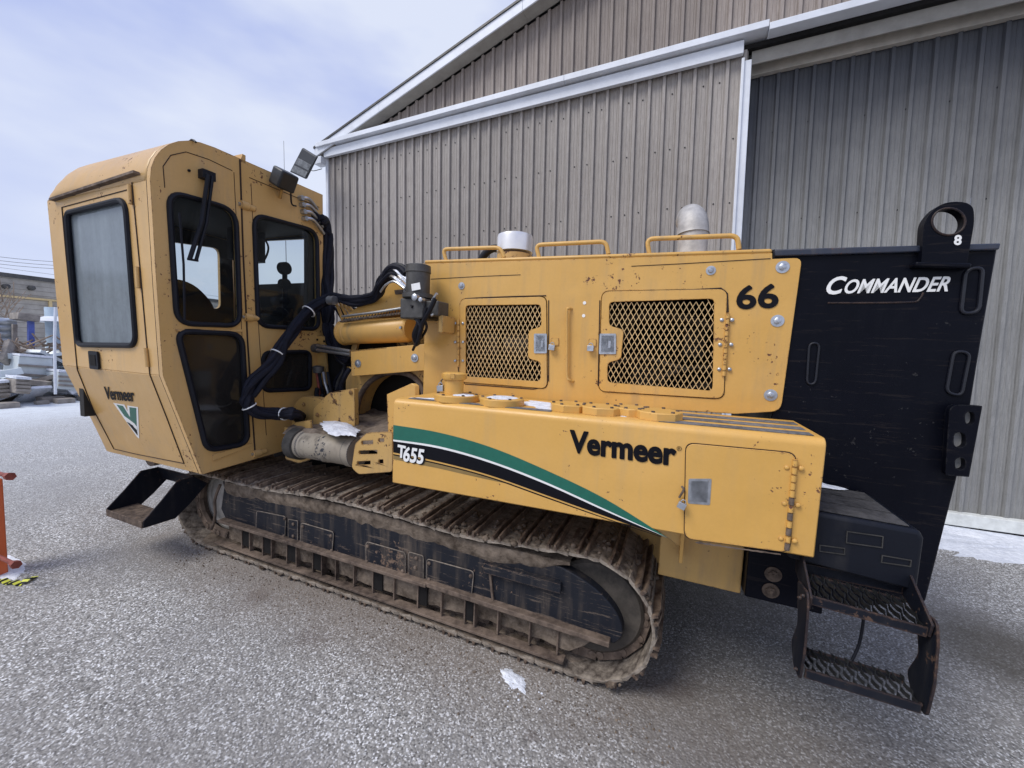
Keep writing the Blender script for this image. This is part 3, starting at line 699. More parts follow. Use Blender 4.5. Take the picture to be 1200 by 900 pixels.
# ---------------------------------------------------------------- engine hood
YH = 2.15
def hq(px,py,off=0): p = qy(px,py,YH); return Vector((p.x,YH-off,p.z))
hood_out = [hq(497,309),hq(905,296.5),hq(905,303.5),hq(940,302),hq(915,482),hq(860,485),hq(497,462)]
hood_out = rpoly(hood_out,[.02,0,0,.03,.04,0,0],4)
d1o = [hq(*c) for c in ((539,350),(641,347),(642,456),(539,448))]; d2o = [hq(*c) for c in ((705,341),(853,338),(849,468),(701,459))]
d1r = rpoly(d1o,.04,5); d2r = rpoly(d2o,.04,5)
hood = MB().plate(hood_out,(0,.012,0),holes=[d1r,d2r]).build('hood_side','yellow',rig,.002)
XHL = hq(497,309).x; ZH = hq(505,305).z
XHR = hq(905,298).x
hb = MB()
ZR = qy(905,292,YH).z; hb.hexa([(XHL,YH,ZH-.018),(XHR,YH,ZR-.018),(XHR,YH+1.35,ZR-.018),(XHL,YH+1.35,ZH-.018),(XHL,YH,ZH+.004),(XHR,YH,ZR+.004),(XHR,YH+1.35,ZR+.004),(XHL,YH+1.35,ZH+.004)])                       # top skin
hb.box(XHL,XHL+.02,YH+.014,YH+1.35,1.28,ZH-.024); hb.box(XHL+.02,XHR,YH+1.33,YH+1.35,1.28,ZH-.06)
hb.build('hood_shell','yellow',rig,.012)
# chamfered nose left of the hood
MB().plate([hq(497,308),hq(486,318),hq(484,330),hq(497,345)],(0,1.0,0)).build('hood_nose','yellow',rig,.004)
eb = MB(); eb.box(XHL+.03,XHR-.02,YH+.55,YH+1.3,1.3,ZH-.07); eb.build('engine_bay','dark',rig)
eng = MB(); rr = random.Random(5)
for k in range(16):
    x = XHL+.12+rr.random()*(XHR-XHL-.4); z = 1.36+rr.random()*.5; y = YH+.12+rr.random()*.3
    if k%2: eng.tube(spline([(x,y,z),(x+.2,y+.06,z+.08*rr.uniform(-1,1)),(x+.45,y,z+.1*rr.uniform(-1,1))]),.012+.022*rr.random(),8)
    else: eng.box(x,x+.08+.14*rr.random(),y,y+.14,z-.03,z+.04+.1*rr.random())
eng.lathe((-1.0,YH+.2,1.62),(1,0,0),[(0,.09),(.3,.09)],20)
eng.build('engine','engine',rig)
def grille_door(out_r, hole_px, name, hinge, side):
    hole = rpoly([hq(*c,.006) for c in hole_px],.022,3)
    ctr = sum(out_r,Vector())/len(out_r)
    o = MB().plate([ctr+(p-ctr)*.988-Vector((0,.006,0)) for p in out_r],(0,.010,0),holes=[hole]).build(name,'yellow',rig,.0018)
    # expanded metal: diamond strands clipped to the hole
    bb = [min(p.x for p in hole),max(p.x for p in hole),min(p.z for p in hole),max(p.z for p in hole)]
    def inside(x,z):
        r_ = False; n = len(hole)
        for i in range(n):
            a,b_ = hole[i],hole[i-1]
            if (a.z>z)!=(b_.z>z) and x < (b_.x-a.x)*(z-a.z)/(b_.z-a.z)+a.x: r_ = not r_
        return r_
    dx, dz = .0275, .050; mb = MB(); y = YH+.006
    nx = int((bb[1]-bb[0])/dx)+2; nz_ = int((bb[3]-bb[2])/dz)+2
    for i in range(-1,nx):
        for j in range(-1,nz_):
            x = bb[0]+i*dx; z = bb[2]+j*dz
            pts4 = [(x+dx/2,z),(x+dx,z+dz/2),(x+dx/2,z+dz),(x,z+dz/2)]
            for k in range(4):
                a,b_ = pts4[k],pts4[(k+1)%4]
                if k in (0,3) or True:
                    if k>=2 : continue
                for (p,q) in (((a),(b_)),):
                    pass
            for (p,q) in ((pts4[3],pts4[0]),(pts4[0],pts4[1]),):
                for (pp,qq) in ((p,q),((p[0],2*z+dz-p[1]),(q[0],2*z+dz-q[1]))):
                    mx_,mz_ = (pp[0]+qq[0])/2,(pp[1]+qq[1])/2
                    if inside(mx_,mz_): mb.bar((pp[0],y,pp[1]),(qq[0],y+.001,qq[1]),.0032,.005,up=Vector((0,1,0)))
    mb.build('expanded_metal_grille','grille',o,smooth=False)
    return o
gd1 = grille_door(d1r,[(546,358),(634,357),(635,383),(620,387),(619,420),(634,424),(634,447),(546,441)],'grille_door',None,-1)
gd2 = grille_door(d2r,[(714,354),(837,350),(835,458),(712,448),(712,425),(728,421),(731,386),(714,382)],'grille_door',None,1)
def latch(parent, pts, y, name='latch'):
    P = [Vector((qy(*c,y).x,y,qy(*c,y).z)) for c in pts]
    MB().plate(rpoly(P,.005,2),(0,-.004,0),holes=[ring_poly(rpoly(P,.005,2),.010)]).build('latch_frame','zinc',parent)
    c = sum(P,Vector())/4; MB().plate([c+(p-c)*.88+Vector((0,-.0015,0)) for p in P],(0,.001,0)).build('latch_paddle','chrome',parent)
    MB().bar(c+Vector((.01,-.004,.015)),c+Vector((.01,-.004,-.02)),.012,.006,up=Vector((0,1,0))).build('latch_handle','zinc',parent)
latch(gd1,((626,391),(641,391),(641,414),(626,414)),YH-.007); latch(gd2,((703,391),(722,391),(722,415),(702,415)),YH-.007)
padlock(hood,hq(648,407,.02),.9,.1); padlock(hood,hq(693,408,.02),.9,.0)
for (x,y) in ((650,398),(694,399)):
    MB().plate(rpoly([hq(x-4,y-2,.001),hq(x+5,y-2,.001),hq(x+5,y+7,.001),hq(x-4,y+7,.001)],.006,2),(0,-.004,0)).build('hasp_plate','yellow',hood)
def piano_hinge(parent, a, b_, n, y, riv, m='yellow'):
    A, B = qy(*a,y), qy(*b_,y)
    for k in range(n): MB().cyl(A.lerp(B,(k+.05)/n),A.lerp(B,(k+.95)/n),.0085,8).build('hinge_knuckle',m,parent)
    rivets(parent,[Vector((qy(x,y_,y).x,YH-.006,qy(x,y_,y).z)) for x,y_ in riv],(0,-1,0),.0095,'zinc')
piano_hinge(hood,(537,374),(537,429),8,YH-.01,((533,379),(542,379),(533,401),(542,401),(533,423),(542,423)))
piano_hinge(hood,(853,367),(848,441),11,YH-.01,((846,375),(858,375),(844,404),(857,404),(843,433),(855,433)),'yellow')
# raised seams and drip rails
def seam(pts, r=.0035, m='groove', name='panel_seam', off=.001):
    MB().tube([hq(x,y,off) for x,y in pts],r,6).build(name,m,hood)
seam([(545,350),(560,349),(600,347.5),(640,346.5)]); seam([(643,352),(643,400),(643,447)],.003); seam([(703,352),(702,400),(701,452)],.003)
seam([(722,343),(760,341.5),(800,340.5),(845,338),(852,344),(853,366)],.0045); seam([(505,327),(560,324),(610,322)],.0018); seam([(740,312),(800,309),(903,303)],.0018)
seam([(642,440),(640,453),(625,456),(545,450),(538,440),(537,430)],.003); seam([(849,442),(848,462),(838,467),(760,462),(706,458),(701,450)],.003)
# rusty scar
up_, lo_ = [], []
for u in np.linspace(0,1,34):
    x = 800+u*47; y_ = 341-u*2; e = 1+5*max(0,math.sin(u*13))*abs(noise.noise(Vector((u*6,1,3))))*2
    up_.append(hq(x,y_-1,.0012)); lo_.append(hq(x,y_+e,.0012))
MB().plate(up_+lo_[::-1],(0,-.0005,0)).build('rust_scar','rust',hood)
# grab rod between the doors
MB().tube(spline([hq(670,362,-.002),hq(667,362,.02),hq(665.5,368,.022),hq(665.5,410,.02),hq(665.5,440,.02),hq(668,445,.02),hq(672,447,-.002)],4),.0075,8).build('door_prop_rod','yellow',hood)
for x,y_ in ((685,355),(684,370)): MB().lathe(hq(x,y_),(0,-1,0),[(0,.009),(.002,.009)],12).build('paint_spot','decal_white',hood)
for x,y_ in ((541,335),(833,317),(917,313),(911,376),(903,463)): bolt(hood,hq(x,y_,.0),r=.020 if x>900 else .016)
text_px('66','fleet_number','decal_black',hood,YH,(864,362),(911,360),(864,336),off=.0012,bold=.0,fat=.0045)
# handles on the hood top
for a,b_,c,d in (((523,305),(519,292),(586,290),(591,303)),((632,299),(628,287),(710,283),(713,300)),((761,298),(758,280),(864,276),(866,292))):
    P = [qy(*q,YH+.02) for q in (a,b_,c,d)]; P[0].z = ZH; P[3].z = ZH
    P[0].z = P[3].z = ZH+(ZR-ZH)*(P[0].x-XHL)/(XHR-XHL); path = [P[0],P[0].lerp(P[1],.6)]+[P[1]+(P[0]-P[1])*.4*(1-u)**2+(P[2]-P[1]).normalized()*.035*u*u for u in (.25,.5,.75,1)]
    path += [P[2]+(P[1]-P[2]).normalized()*.035*(1-u)**2+(P[3]-P[2])*.4*u*u for u in (0,.25,.5,.75,1)]+[P[2].lerp(P[3],.6),P[3]]
    MB().tube(path,.0115,10).build('grab_handle','yellow',rig)
# air cleaner cap, hose, exhaust
ca = Vector((-1.14,2.72,0)); 
ac = MB().lathe(ca+Vector((0,0,2.29)),(0,0,1),[(0,.115),(.002,.128),(.10,.128),(.118,.124),(.124,.11),(.126,.02)],40).build('air_cleaner_cap',plain('bright_white_metal',(.80,.80,.80),.3,.55,.08,8,0),rig)
MB().lathe(ca+Vector((0,0,2.1)),(0,0,1),[(0,.10),(.13,.10),(.13,.125),(.175,.125)],32).build('air_cleaner_base','dirty_yellow',rig)
MB().tube(spline([(-1.42,2.72,2.08),(-1.42,2.72,2.22),(-1.36,2.72,2.31),(-1.28,2.72,2.33),(-1.2,2.72,2.27),(-1.15,2.72,2.15)]),.028,12).build('breather_hose','rubber',rig)
ex = MB().cyl((.03,2.72,2.05),(.03,2.72,2.37),.084,28).build('exhaust_stack','pipe_steel',rig)
MB().tube(spline([(.027,2.72,2.335),(.024,2.728,2.39),(.016,2.76,2.44),(.004,2.83,2.475),(-.008,2.93,2.485)],5),[.092-.0009*k for k in range(21)],28,caps=False).build('exhaust_elbow','pipe_steel',ex)
# ---------------------------------------------------------------- black tail panel
YP = YH+.013
def pq(px,py,off=0): p = qy(px,py,YP); return Vector((p.x,YP-off,p.z))
tail = MB().plate([pq(905,292),pq(1170,286),pq(1150,400),pq(1127,540),pq(1085,705),pq(1000,712),pq(935,706),pq(870,693),pq(872,600),pq(905,485)],(0,1.2,0)).build('tail_housing','black',rig,.006)
MB().plate([pq(907,293,.016),pq(1170,286,.016),pq(1168,293.5,.016),pq(907,301,.016)],(0,.04,0)).build('tail_top_lip',paint('blue_black_lip',(.02,.026,.045),(.035,.045,.07),.3,.4),tail,.005)
hole = [pq(1105+19*math.cos(a)*1.0,263+15.5*math.sin(a)*-1,.035) for a in [2*PI*k/28 for k in range(28)]]
lo = rpoly([pq(1074,314,.035),pq(1077,262,.035),pq(1096,240,.035),pq(1133,240,.035),pq(1135,262,.035),pq(1126,314,.035)],[.0,.03,.06,.05,.03,.0],5)
lug = MB().plate(lo,(0,.045,0),holes=[hole]).build('lifting_lug','black',rig,.006)
MB().bar(pq(1066,312,.02),pq(1130,314,.02),.05,.02).build('lug_weld','black',lug,.006)
MB().tube([h_-Vector((0,.001,0)) for h_ in hole],.004,6,closed=True).build('lug_eye_rim','black_step',lug)
t8 = text_px('8','chalk_number','decal_white',lug,YP-.035,(1117,287.5),(1126,287.5),(1118,275.5),bold=.035)
# bracket with three slots at the right edge
br_o = rpoly([pq(1099,553,.05),pq(1104,472,.05),pq(1141,474,.05),pq(1126,555,.05)],[.012,.035,.004,.004],4)
hs = []
for cx_,cy_,w_,h_ in ((1127,488,5.5,7.5),(1115.5,513,7,9),(1116,540,6,7)):
    hs.append([pq(cx_+w_*math.cos(a)*(1.0),cy_-h_*math.copysign(abs(math.sin(a))**.6,math.sin(a)),.05) for a in [2*PI*k/18 for k in range(18)]])
# the slots look onto the wall behind, so the housing stops short of them
brk = MB().plate(br_o,(0,.028,0),holes=hs).build('slotted_bracket','black',rig,.004)
for h_ in hs: MB().plate([Vector((p.x,YP-.0225,p.z)) for p in h_],(0,.002,0)).build('slot_backing','sheet_grey',brk)
text_px('OMMANDER','model_name','decal_white',tail,YP,(989,344.2),(1111,341.5),(991,328),bold=.01,shear=.35,fat=.0010)
text_px('C','model_name_initial','decal_white',tail,YP,(968,345),(990,344.5),(970,325),bold=.01,shear=.35,off=.002,fat=.002)
def groove(pts, r=.0035, m='black_step', off=.0, name='pressed_line'): MB().tube(spline([pq(x,y,off) for x,y in pts],4),r,6).build(name,m,tail)
groove([(970,355),(1020,355),(1068,354),(1077,351),(1082,343)],.004)
def slot_loop(pts, r=.006): MB().tube(rpoly([pq(*c,.004) for c in pts],.025,4),r,8,closed=True).build('recess_rim','rim_black',tail)
slot_loop([(1131,316),(1151,313),(1146,366),(1125,368)],.007); slot_loop([(1117,411),(1136,413),(1126,464),(1108,460)],.006); slot_loop([(948,402),(960,402),(955,450),(945,450)],.005)
# black beam with bolts under the tank, yellow frame plate beside it
MB().box(.34,.62,1.95,2.14,.565,.86).build('tail_beam','black',rig,.006)
for x,y_ in ((906,673),(903,692)): bolt(rig,qy(x,y_,1.948),r=.024,m='rust')
yp = MB(); yp.box(-.02,.335,2.02,2.16,.535,.86); yp.build('frame_plate','dirty_yellow',rig,.005)
MB().box(-.35,.03,2.3,2.44,.45,.9).build('inner_frame_plate','dirty_yellow',rig,.004)
MB().plate([(-.17,1.95,.862),(.075,1.95,.862),(.075,1.95,.72)],(0,.012,0)).build('gusset','dirty_yellow',rig,.002)
MB().box(.066,.082,1.93,2.03,.66,.862).build('gusset_flange','yellow',rig,.002)
# ---------------------------------------------------------------- black step box and steps at the tail
YB = 1.75
def bq(px,py,off=0): p = qy(px,py,YB); return Vector((p.x,YB-off,p.z))
bx0 = .43; pr = [bq(1085,628),bq(1086,640),bq(1080,692),bq(1075,700)]
z1_ = 1.05
box = MB().plate([(bx0,YB,1.055),(.80,YB,1.045),(.812,YB,1.02),(.812,YB,.83),(bx0,YB,.86)],(0,.40,0)).build('step_box','black_step',rig,.015,seg=3)
for k in range(3): MB().hexa([(bx0+.01,YB+.02+.125*k,1.057),(.775,YB+.02+.125*k,1.048),(.775,YB+.135+.125*k,1.048),(bx0+.01,YB+.135+.125*k,1.057),(bx0+.01,YB+.02+.125*k,1.060),(.775,YB+.02+.125*k,1.051),(.775,YB+.135+.125*k,1.051),(bx0+.01,YB+.135+.125*k,1.060)]).build('grip_strip','grip_dark',box)
for pts in (((992,622),(1035,628),(1034,642),(991,636)),((1033,650),(1068,656),(1067,664),(1032,659)),((960,638),(990,642),(990,650),(960,646))):
    P = [bq(*c) for c in pts]; MB().plate(P,(0,-.004,0),holes=[ring_poly(P,.004)]).build('plate_rim',plain('worn_rim',(.05,.048,.045),.5,.3,.4,30,0),box)
snow_sheet('snow_patch',[(x,y,1.062) for x,y in ((.52,2.10),(.66,2.08),(.72,2.12),(.66,2.145),(.52,2.145))],.014,box,seed=9,kind='stuff')
bolt(rig,(.845,YP,.83),r=.03,m='black_step')
YS0, YS1 = 1.62, 1.80
def sq_(px,py,y): return qy(px,py,y)
xl0, xl1 = .478, .785
ladder = MB().box(xl0,xl1,YS1-.02,YS1-.012,.80,.84).build('step_bracket','black_step',rig)
for (x,sg) in ((xl0-.006,-1),(xl1,1)):
    MB().plate([(x,YS1,.93 if sg<0 else .915),(x,YS1,.80),(x,YS0-.01,.755),(x,YS0-.02,.80)],(.007,0,0)).build('step_cheek','black_step',ladder,.002)
    xo = x+.010*sg
    MB().plate(rpoly([(xo,YS0+.10,.80),(xo,YS0-.015,.815),(xo,YS0-.035,.76),(xo,YS0-.045,.62),(xo,YS0-.03,.505),(xo,YS0+.05,.50),(xo,YS0+.10,.56),(xo,YS0+.05,.66)],.02,3),(.007,0,0)).build('step_side','black_step',ladder,.002)
    for z,y in ((.79,YS0+.005),(.765,YS0+.035),(.525,YS0-.005)): bolt(ladder,(xo-.001,y,z),(-1,0,0),.008,'black_step',washer=False,h=.008)
def tread(z, z2, y0, y1, rise):
    MB().bar((xl0,y0,z),(xl1,y0,z2),.008,.032).build('tread_edge','black_step',ladder,.001); MB().bar((xl0,y1,z+rise),(xl1,y1,z2+rise),.008,.026).build('tread_edge','black_step',ladder,.001)
    g = MB(); n = 16
    for i in range(n):
        x = xl0+.010+(xl1-xl0-.02)*i/(n-1); zz_ = z+(z2-z)*i/(n-1)
        p = [(x+.0055*math.sin(k/8*4*PI+(PI if i%2 else 0)), y0+(y1-y0)*k/8, zz_+rise*k/8+.013+(.003 if k%2 else 0)) for k in range(9)]
        for k in range(8): g.bar(p[k],p[k+1],.0022,.014)
    g.build('serrated_grating',plain('grating_steel',(.045,.047,.05),.35,.6,.6,30,0),ladder,smooth=False)
tread(.785,.765,YS0,YS0+.15,.010); tread(.530,.522,YS0-.02,YS0+.09,.010)
MB().tube(spline([(.66,YS0+.1,.77),(.672,YS0+.12,.68),(.668,YS0+.12,.60),(.65,YS0+.11,.54)]),.005,8).build('step_cable','rubber',ladder)
# ---------------------------------------------------------------- cab
XB = -2.815; XLc = -3.97; YC0 = 1.395; YC1 = 2.57
KY, KZ = 1.402, 1.36; BY, BZ = 1.60, .706
def cx(px,py,off=0): p = qx(px,py,XB); return Vector((XB+off,p.y,p.z))
prof = [(BY,BZ),(KY,KZ),(1.385,1.9),(1.372,2.47)]
for k in range(1,8):
    a = PI/2*k/8; prof.append((1.372+.328*(1-math.cos(a)),2.47+.33*math.sin(a)))
prof += [(1.72,2.802),(2.56,2.812),(2.585,.752)]
cab_face = [Vector((XB,y,z)) for y,z in prof]
winUL = rpoly([cx(*c) for c in ((197,224),(276,246),(281,382),(207,379))],[.09,.11,.09,.09],6)
winLL = rpoly([cx(*c) for c in ((207,388),(283,391),(290,520),(242,528))],[.07,.09,.08,.07],6)
winUR = rpoly([cx(*c) for c in ((297,251),(371,271),(373,386),(302,382))],[.09,.10,.08,.09],6)
winLR = rpoly([cx(*c) for c in ((308,413),(363,412),(363,456),(308,458))],[.06,.06,.06,.06],5)
cab = MB().plate(cab_face,(-.035,0,0),holes=[winUL,winLL,winUR,winLR]).build('cab_face','cab',rig,.008,seg=3)
cab['label'] = 'yellow operator cab wall with four windows facing the hood'
sh = MB()       # remaining shell: front side upper and lower, roof, back, far wall; window openings left open
def cp(px,py,lower=False):
    if not lower:
        p0 = Vector((0,KY,KZ)); n = Vector((0,1,(KY-1.372)/(2.47-KZ)))
    else:
        p0 = Vector((0,BY,BZ)); dv = Vector((0,KY-BY,KZ-BZ)); n = Vector((0,dv.z,-dv.y))
    return qp(px,py,p0,n.normalized())
UPN = Vector((0,1,(KY-1.372)/(2.47-KZ))).normalized()
LON = Vector((0,KZ-BZ,-(KY-BY))).normalized()
def at_y(x,z): return Vector((x,KY+(1.372-KY)*(z-KZ)/(2.47-KZ),z))
up_out = [at_y(XLc-.04,KZ),at_y(XB-.0355,KZ),at_y(XB-.0355,2.47),at_y(XLc-.045,2.47)]
win_side = rpoly([cp(*c) for c in ((79,250),(148,233),(161,405),(92,404))],[.05,.09,.08,.06],6)
door_u = [cp(72,240),cp(157,226),cp(177,437),cp(86,428)]
side_up = MB().plate(up_out,UPN*.03,holes=[win_side]).build('cab_side','cab',rig,.004)
lo_out = [Vector((XB-.0355,BY,BZ)),Vector((XB-.0355,KY,KZ-.001)),Vector((XLc-.04,KY,KZ-.001)),Vector((XLc+.02,BY,BZ-.004))]
side_lo = MB().plate(lo_out,LON*.03).build('cab_lower_side','cab',rig,.004)
# rounded roof
vs = []; fs = []; rp = [(1.372,2.4705)]+prof[4:11]+[(1.72,2.802),(2.56,2.812)]
nX = 41
for i in range(nX):
    u = i/(nX-1); x = XB-.0355+(XLc-.04-XB+.0355)*u
    drop = 0 if u<.84 else .24*(1-math.sqrt(max(0,1-((u-.84)/.16)**2)))
    for y,z in rp: vs.append((x,y,z-drop*min(1,max(0,(z-2.4705)/.3))))
k = len(rp)
for i in range(nX-1):
    for j in range(k-1): fs.append((i*k+j,(i+1)*k+j,(i+1)*k+j+1,i*k+j+1))
roof = MB().add(vs,fs); ro = roof.build('cab_roof','cab',rig,ang=60); so_ = ro.modifiers.new('t','SOLIDIFY'); so_.thickness = .025; so_.offset = -1
fw = MB()      # far end wall with a window, back wall with a window
fw.plate([(XLc,BY,BZ),(XLc,KY,KZ),(XLc-.03,1.375,2.45),(XLc-.02,1.6,2.55),(XLc-.02,2.55,2.58),(XLc,2.58,.75)],(.03,0,0),
  holes=[rpoly([(XLc,1.75,1.86),(XLc,1.75,2.34),(XLc,2.43,2.41),(XLc,2.43,1.86)],.06,4)])
fw.plate([(XLc,YC1,.75),(XB-.036,YC1,.75),(XB-.036,YC1,2.80),(XLc-.02,YC1,2.60)],(0,.02,0),holes=[rpoly([(XLc+.12,YC1,2.10),(XB-.12,YC1,2.10),(XB-.12,YC1,2.47),(XLc+.12,YC1,2.50)],.05,4)])
fw.plate([(XLc,BY+.002,BZ+.002),(XB-.036,BY+.002,BZ+.006),(XB-.036,YC1,.755),(XLc,YC1,.755)],(0,0,.02))
fw.build('cab_back_walls','cab',rig)
ins = MB(); ins.plate([(XLc+.035,1.63,.8),(XLc+.035,1.45,1.36),(XLc+.035,1.42,2.5),(XLc+.035,2.54,2.5),(XLc+.035,2.54,.8)],(.004,0,0),holes=[rpoly([(XLc+.035,1.75,1.86),(XLc+.035,1.75,2.34),(XLc+.035,2.43,2.41),(XLc+.035,2.43,1.86)],.06,4)]); ins.plate([(XLc+.04,YC1-.012,.8),(XB-.06,YC1-.012,.8),(XB-.06,YC1-.012,2.5),(XLc+.04,YC1-.012,2.5)],(0,.004,0),holes=[rpoly([(XLc+.12,YC1-.012,2.10),(XB-.12,YC1-.012,2.10),(XB-.12,YC1-.012,2.47),(XLc+.12,YC1-.012,2.49)],.05,4)]); ins.box(XLc+.05,XB-.05,1.45,2.55,2.50,2.545); ins.box(XLc+.06,XB-.045,1.66,2.54,.78,1.08)
ins.box(XB-.30,XB-.045,1.95,2.54,1.08,1.32); ins.box(XB-.10,XB-.05,2.46,2.55,.8,2.5)
ins.box(XLc+.04,XLc+.10,1.45,2.0,1.0,2.5)
ins.build('cab_interior','interior',cab,.01)
# seat with headrest
seat = MB(); sx0 = -3.42
seat.plate(rpoly([(sx0,1.62,1.30),(sx0,1.60,1.62),(sx0,1.65,1.93),(sx0,1.76,2.02),(sx0,1.92,2.0),(sx0,2.06,1.86),(sx0,2.10,1.55),(sx0,2.12,1.30)],.08,4),(-.16,0,0))
seat.box(-3.50,-3.05,1.62,2.12,1.22,1.36)
seat.build('operator_seat','seat',cab,.04,seg=3)
# controls seen through the right window
ct = MB(); ct.tube(spline([(-3.1,2.43,1.35),(-3.1,2.43,1.62),(-3.1,2.43,2.22)]),.020,8); 
for z,r in ((2.20,.052),(2.07,.045),(1.93,.030)): ct.lathe((-3.13,2.43,z),(1,0,0),[(0,r),(.05,r)],16)
ct.box(-3.18,-3.04,2.36,2.46,1.76,1.87); ct.box(-3.15,-3.09,2.22,2.40,1.81,1.835); ct.lathe((-3.12,2.19,1.82),(0,1,0),[(0,.012),(.02,.03),(.05,.02)],12)
ct.box(-3.5,-3.32,2.22,2.42,2.25,2.52); ct.tube(spline([(-3.35,2.2,2.5),(-3.35,2.17,2.40),(-3.35,2.2,2.33),(-3.35,2.26,2.36)]),.008,6); ct.tube(spline([(-3.35,2.4,2.5),(-3.35,2.47,2.40),(-3.35,2.43,2.28),(-3.35,2.38,2.30)]),.008,6)
ct.build('control_console','rubber',cab)
cb = MB(); cb.plate([(-3.3,2.28,1.3),(-3.3,2.28,1.72),(-3.3,2.4,1.75),(-3.3,2.54,1.70),(-3.3,2.54,1.3)],(-.02,0,0)); cb.box(-3.25,-2.95,2.25,2.52,1.32,1.50)
cb.build('instrument_panel','engine',cab,.008)
MB().box(-3.12,-2.98,2.12,2.24,1.32,1.46).build('control_box','rubber',cab,.01)
# windows: rubber seal and pane each
def window(loop, nrm, gm, parent, name='window_seal', w=.016, tilt=None):
    nrm = Vector(nrm)
    o = MB().tube([p+nrm*.004 for p in loop],w,8,closed=True).build(name,'rubber',parent)
    MB().plate([p-nrm*.012 for p in loop],nrm*-.004).build('window_pane',gm,parent)
lin = MB(); lin.plate([p+Vector((-.0365,0,0)) for p in cab_face],(-.003,0,0),holes=[[p+Vector((-.0365,0,0)) for p in l] for l in (winUL,winLL,winUR,winLR)])
lin.plate([p+UPN*.032 for p in up_out],UPN*.003,holes=[[p+UPN*.032 for p in win_side]]); lin.plate([p+LON*.032 for p in lo_out],LON*.003)
lin.build('cab_lining','dark',cab)
window(winUL,(1,0,0),'glass',cab); window(winLL,(1,0,0),'glass_tint',cab,w=.018); window(winUR,(1,0,0),'glass',cab); window(winLR,(1,0,0),'glass_tint',cab,w=.016)
window(win_side,-UPN,'glass_frost',side_up,w=.017)
# side door outline, hinges, latch
def sseam(pts, lower, parent, r=.004, m='groove'):
    MB().tube([cp(x,y,lower)-(LON if lower else UPN)*.0015 for x,y in pts],r,6).build('door_seam',m,parent)
sseam([(73,243),(78,300),(85,370),(91,433)],False,side_up); sseam([(73,243),(110,233),(155,221)],False,side_up,.003); sseam([(155,214),(165,320),(172,400),(176,439)],False,side_up)
sseam([(91,433),(110,480),(134,526)],True,side_lo); sseam([(134,526),(160,532),(216,543)],True,side_lo,.003); sseam([(176,439),(196,490),(216,543)],True,side_lo)
MB().bar(cp(64,235)-UPN*.012,cp(163,203)-UPN*.012,.03,.014,up=Vector((0,0,1))).build('drip_rail','rust',side_up)
for (x,y0,y1) in ((154,217,240),(163,313,338)):
    MB().cyl(cp(x,y0)-UPN*.010,cp(x+1.5,y1)-UPN*.010,.011,10).build('door_hinge','cab',side_up)
MB().cyl(cp(172.5,408)-UPN*.010,cp(175,430)-UPN*.010,.011,10).build('door_hinge','cab',side_up)
P = [cp(*c)-UPN*.004 for c in ((106.5,411),(117,412),(119,433),(108.5,432))]
MB().plate(rpoly(P,.012,3),-UPN*.012).build('door_latch','rubber',side_up,.003)
cpt = sum(P,Vector())/4; MB().plate([cpt+(p-cpt)*.6-UPN*.0125 for p in P],-UPN*.002).build('door_latch_recess','dark',side_up)
# brand lettering and emblem on the lower door
def lq(px,py,off=.002): return cp(px,py,True)-LON*off
a, b_, c = lq(125,467.5), lq(158.5,470.5), lq(122.5,453)
tx = text_obj('Vermeer','brand_lettering','decal_black',side_lo,a,b_-a,c-a,(c-a).length,(b_-a).length*1.0,bold=.01,fat=.0022)
def ldec(pts,m,off,name): MB().plate([lq(x,y,off) for x,y in pts],-LON*.0003).build(name,m,side_lo)
ldec([(133,472),(146,474),(150,482),(149.5,475),(162,477),(163.5,514),(161,512)],'decal_white',.0015,'emblem_outline')
ldec([(137,474),(144.5,475.5),(153,489),(152,477),(160,478),(161,508),(158,504)],'green',.0022,'emblem_green')
ldec([(143,485),(150,490),(158,496),(161,500),(161.5,504),(153,496)],'decal_white',.0027,'emblem_swoosh')
ldec([(149,494),(156,498),(161,505),(161.8,510)],'decal_black',.0030,'emblem_shade')
# seams and frames on the cab face
def fseam(pts, r=.0045, m='groove', off=.001): MB().tube([cx(x,y,off) for x,y in pts],r,6).build('panel_seam',m,cab)
fseam([(281,187),(285,300),(290,400),(299,535)],.006)
fseam([(193,220),(191,195),(200,182),(218,178),(245,187),(272,200)],.0025); fseam([(292,208),(330,224),(374,243)],.0025); fseam([(274,202),(277,260),(283,386),(293,512)],.002)
fseam([(294,215),(299,320),(304,400),(312,510)],.002)
MB().plate([cx(205,386),cx(284,386),cx(284,389),(cx(206,388.5))],(.010,0,0)).build('window_ledge','cab',cab,.002)
MB().plate([cx(248,533),cx(294,519),cx(294,523),(cx(249,540))],(.008,0,0)).build('sill_strip','cab',cab,.002)
for x,y_ in ((286.5,241),(291,372),(301,531)):
    c = cx(x,y_); MB().lathe(c-Vector((0,.03,0)),(0,1,0),[(0,.028),(.055,.028),(.055,.020),(.10,.020)],14).build('door_pivot','cab',cab)
    MB().lathe(c+Vector((0,-.032,0)),(0,-1,0),[(0,.012),(.01,.012)],8).build('bolt','zinc',cab)
MB().plate([cx(282,190),cx(288,193),cx(288,182),cx(284,180)],(-.6,0,0)).build('roof_joint','cab',cab,.003)
MB().tube([cx(226,170)+Vector((-.05+.02*k,.0,.012+.02*math.sin(PI*k/4))) for k in range(5)],.006,6).build('roof_loop','rubber',cab)
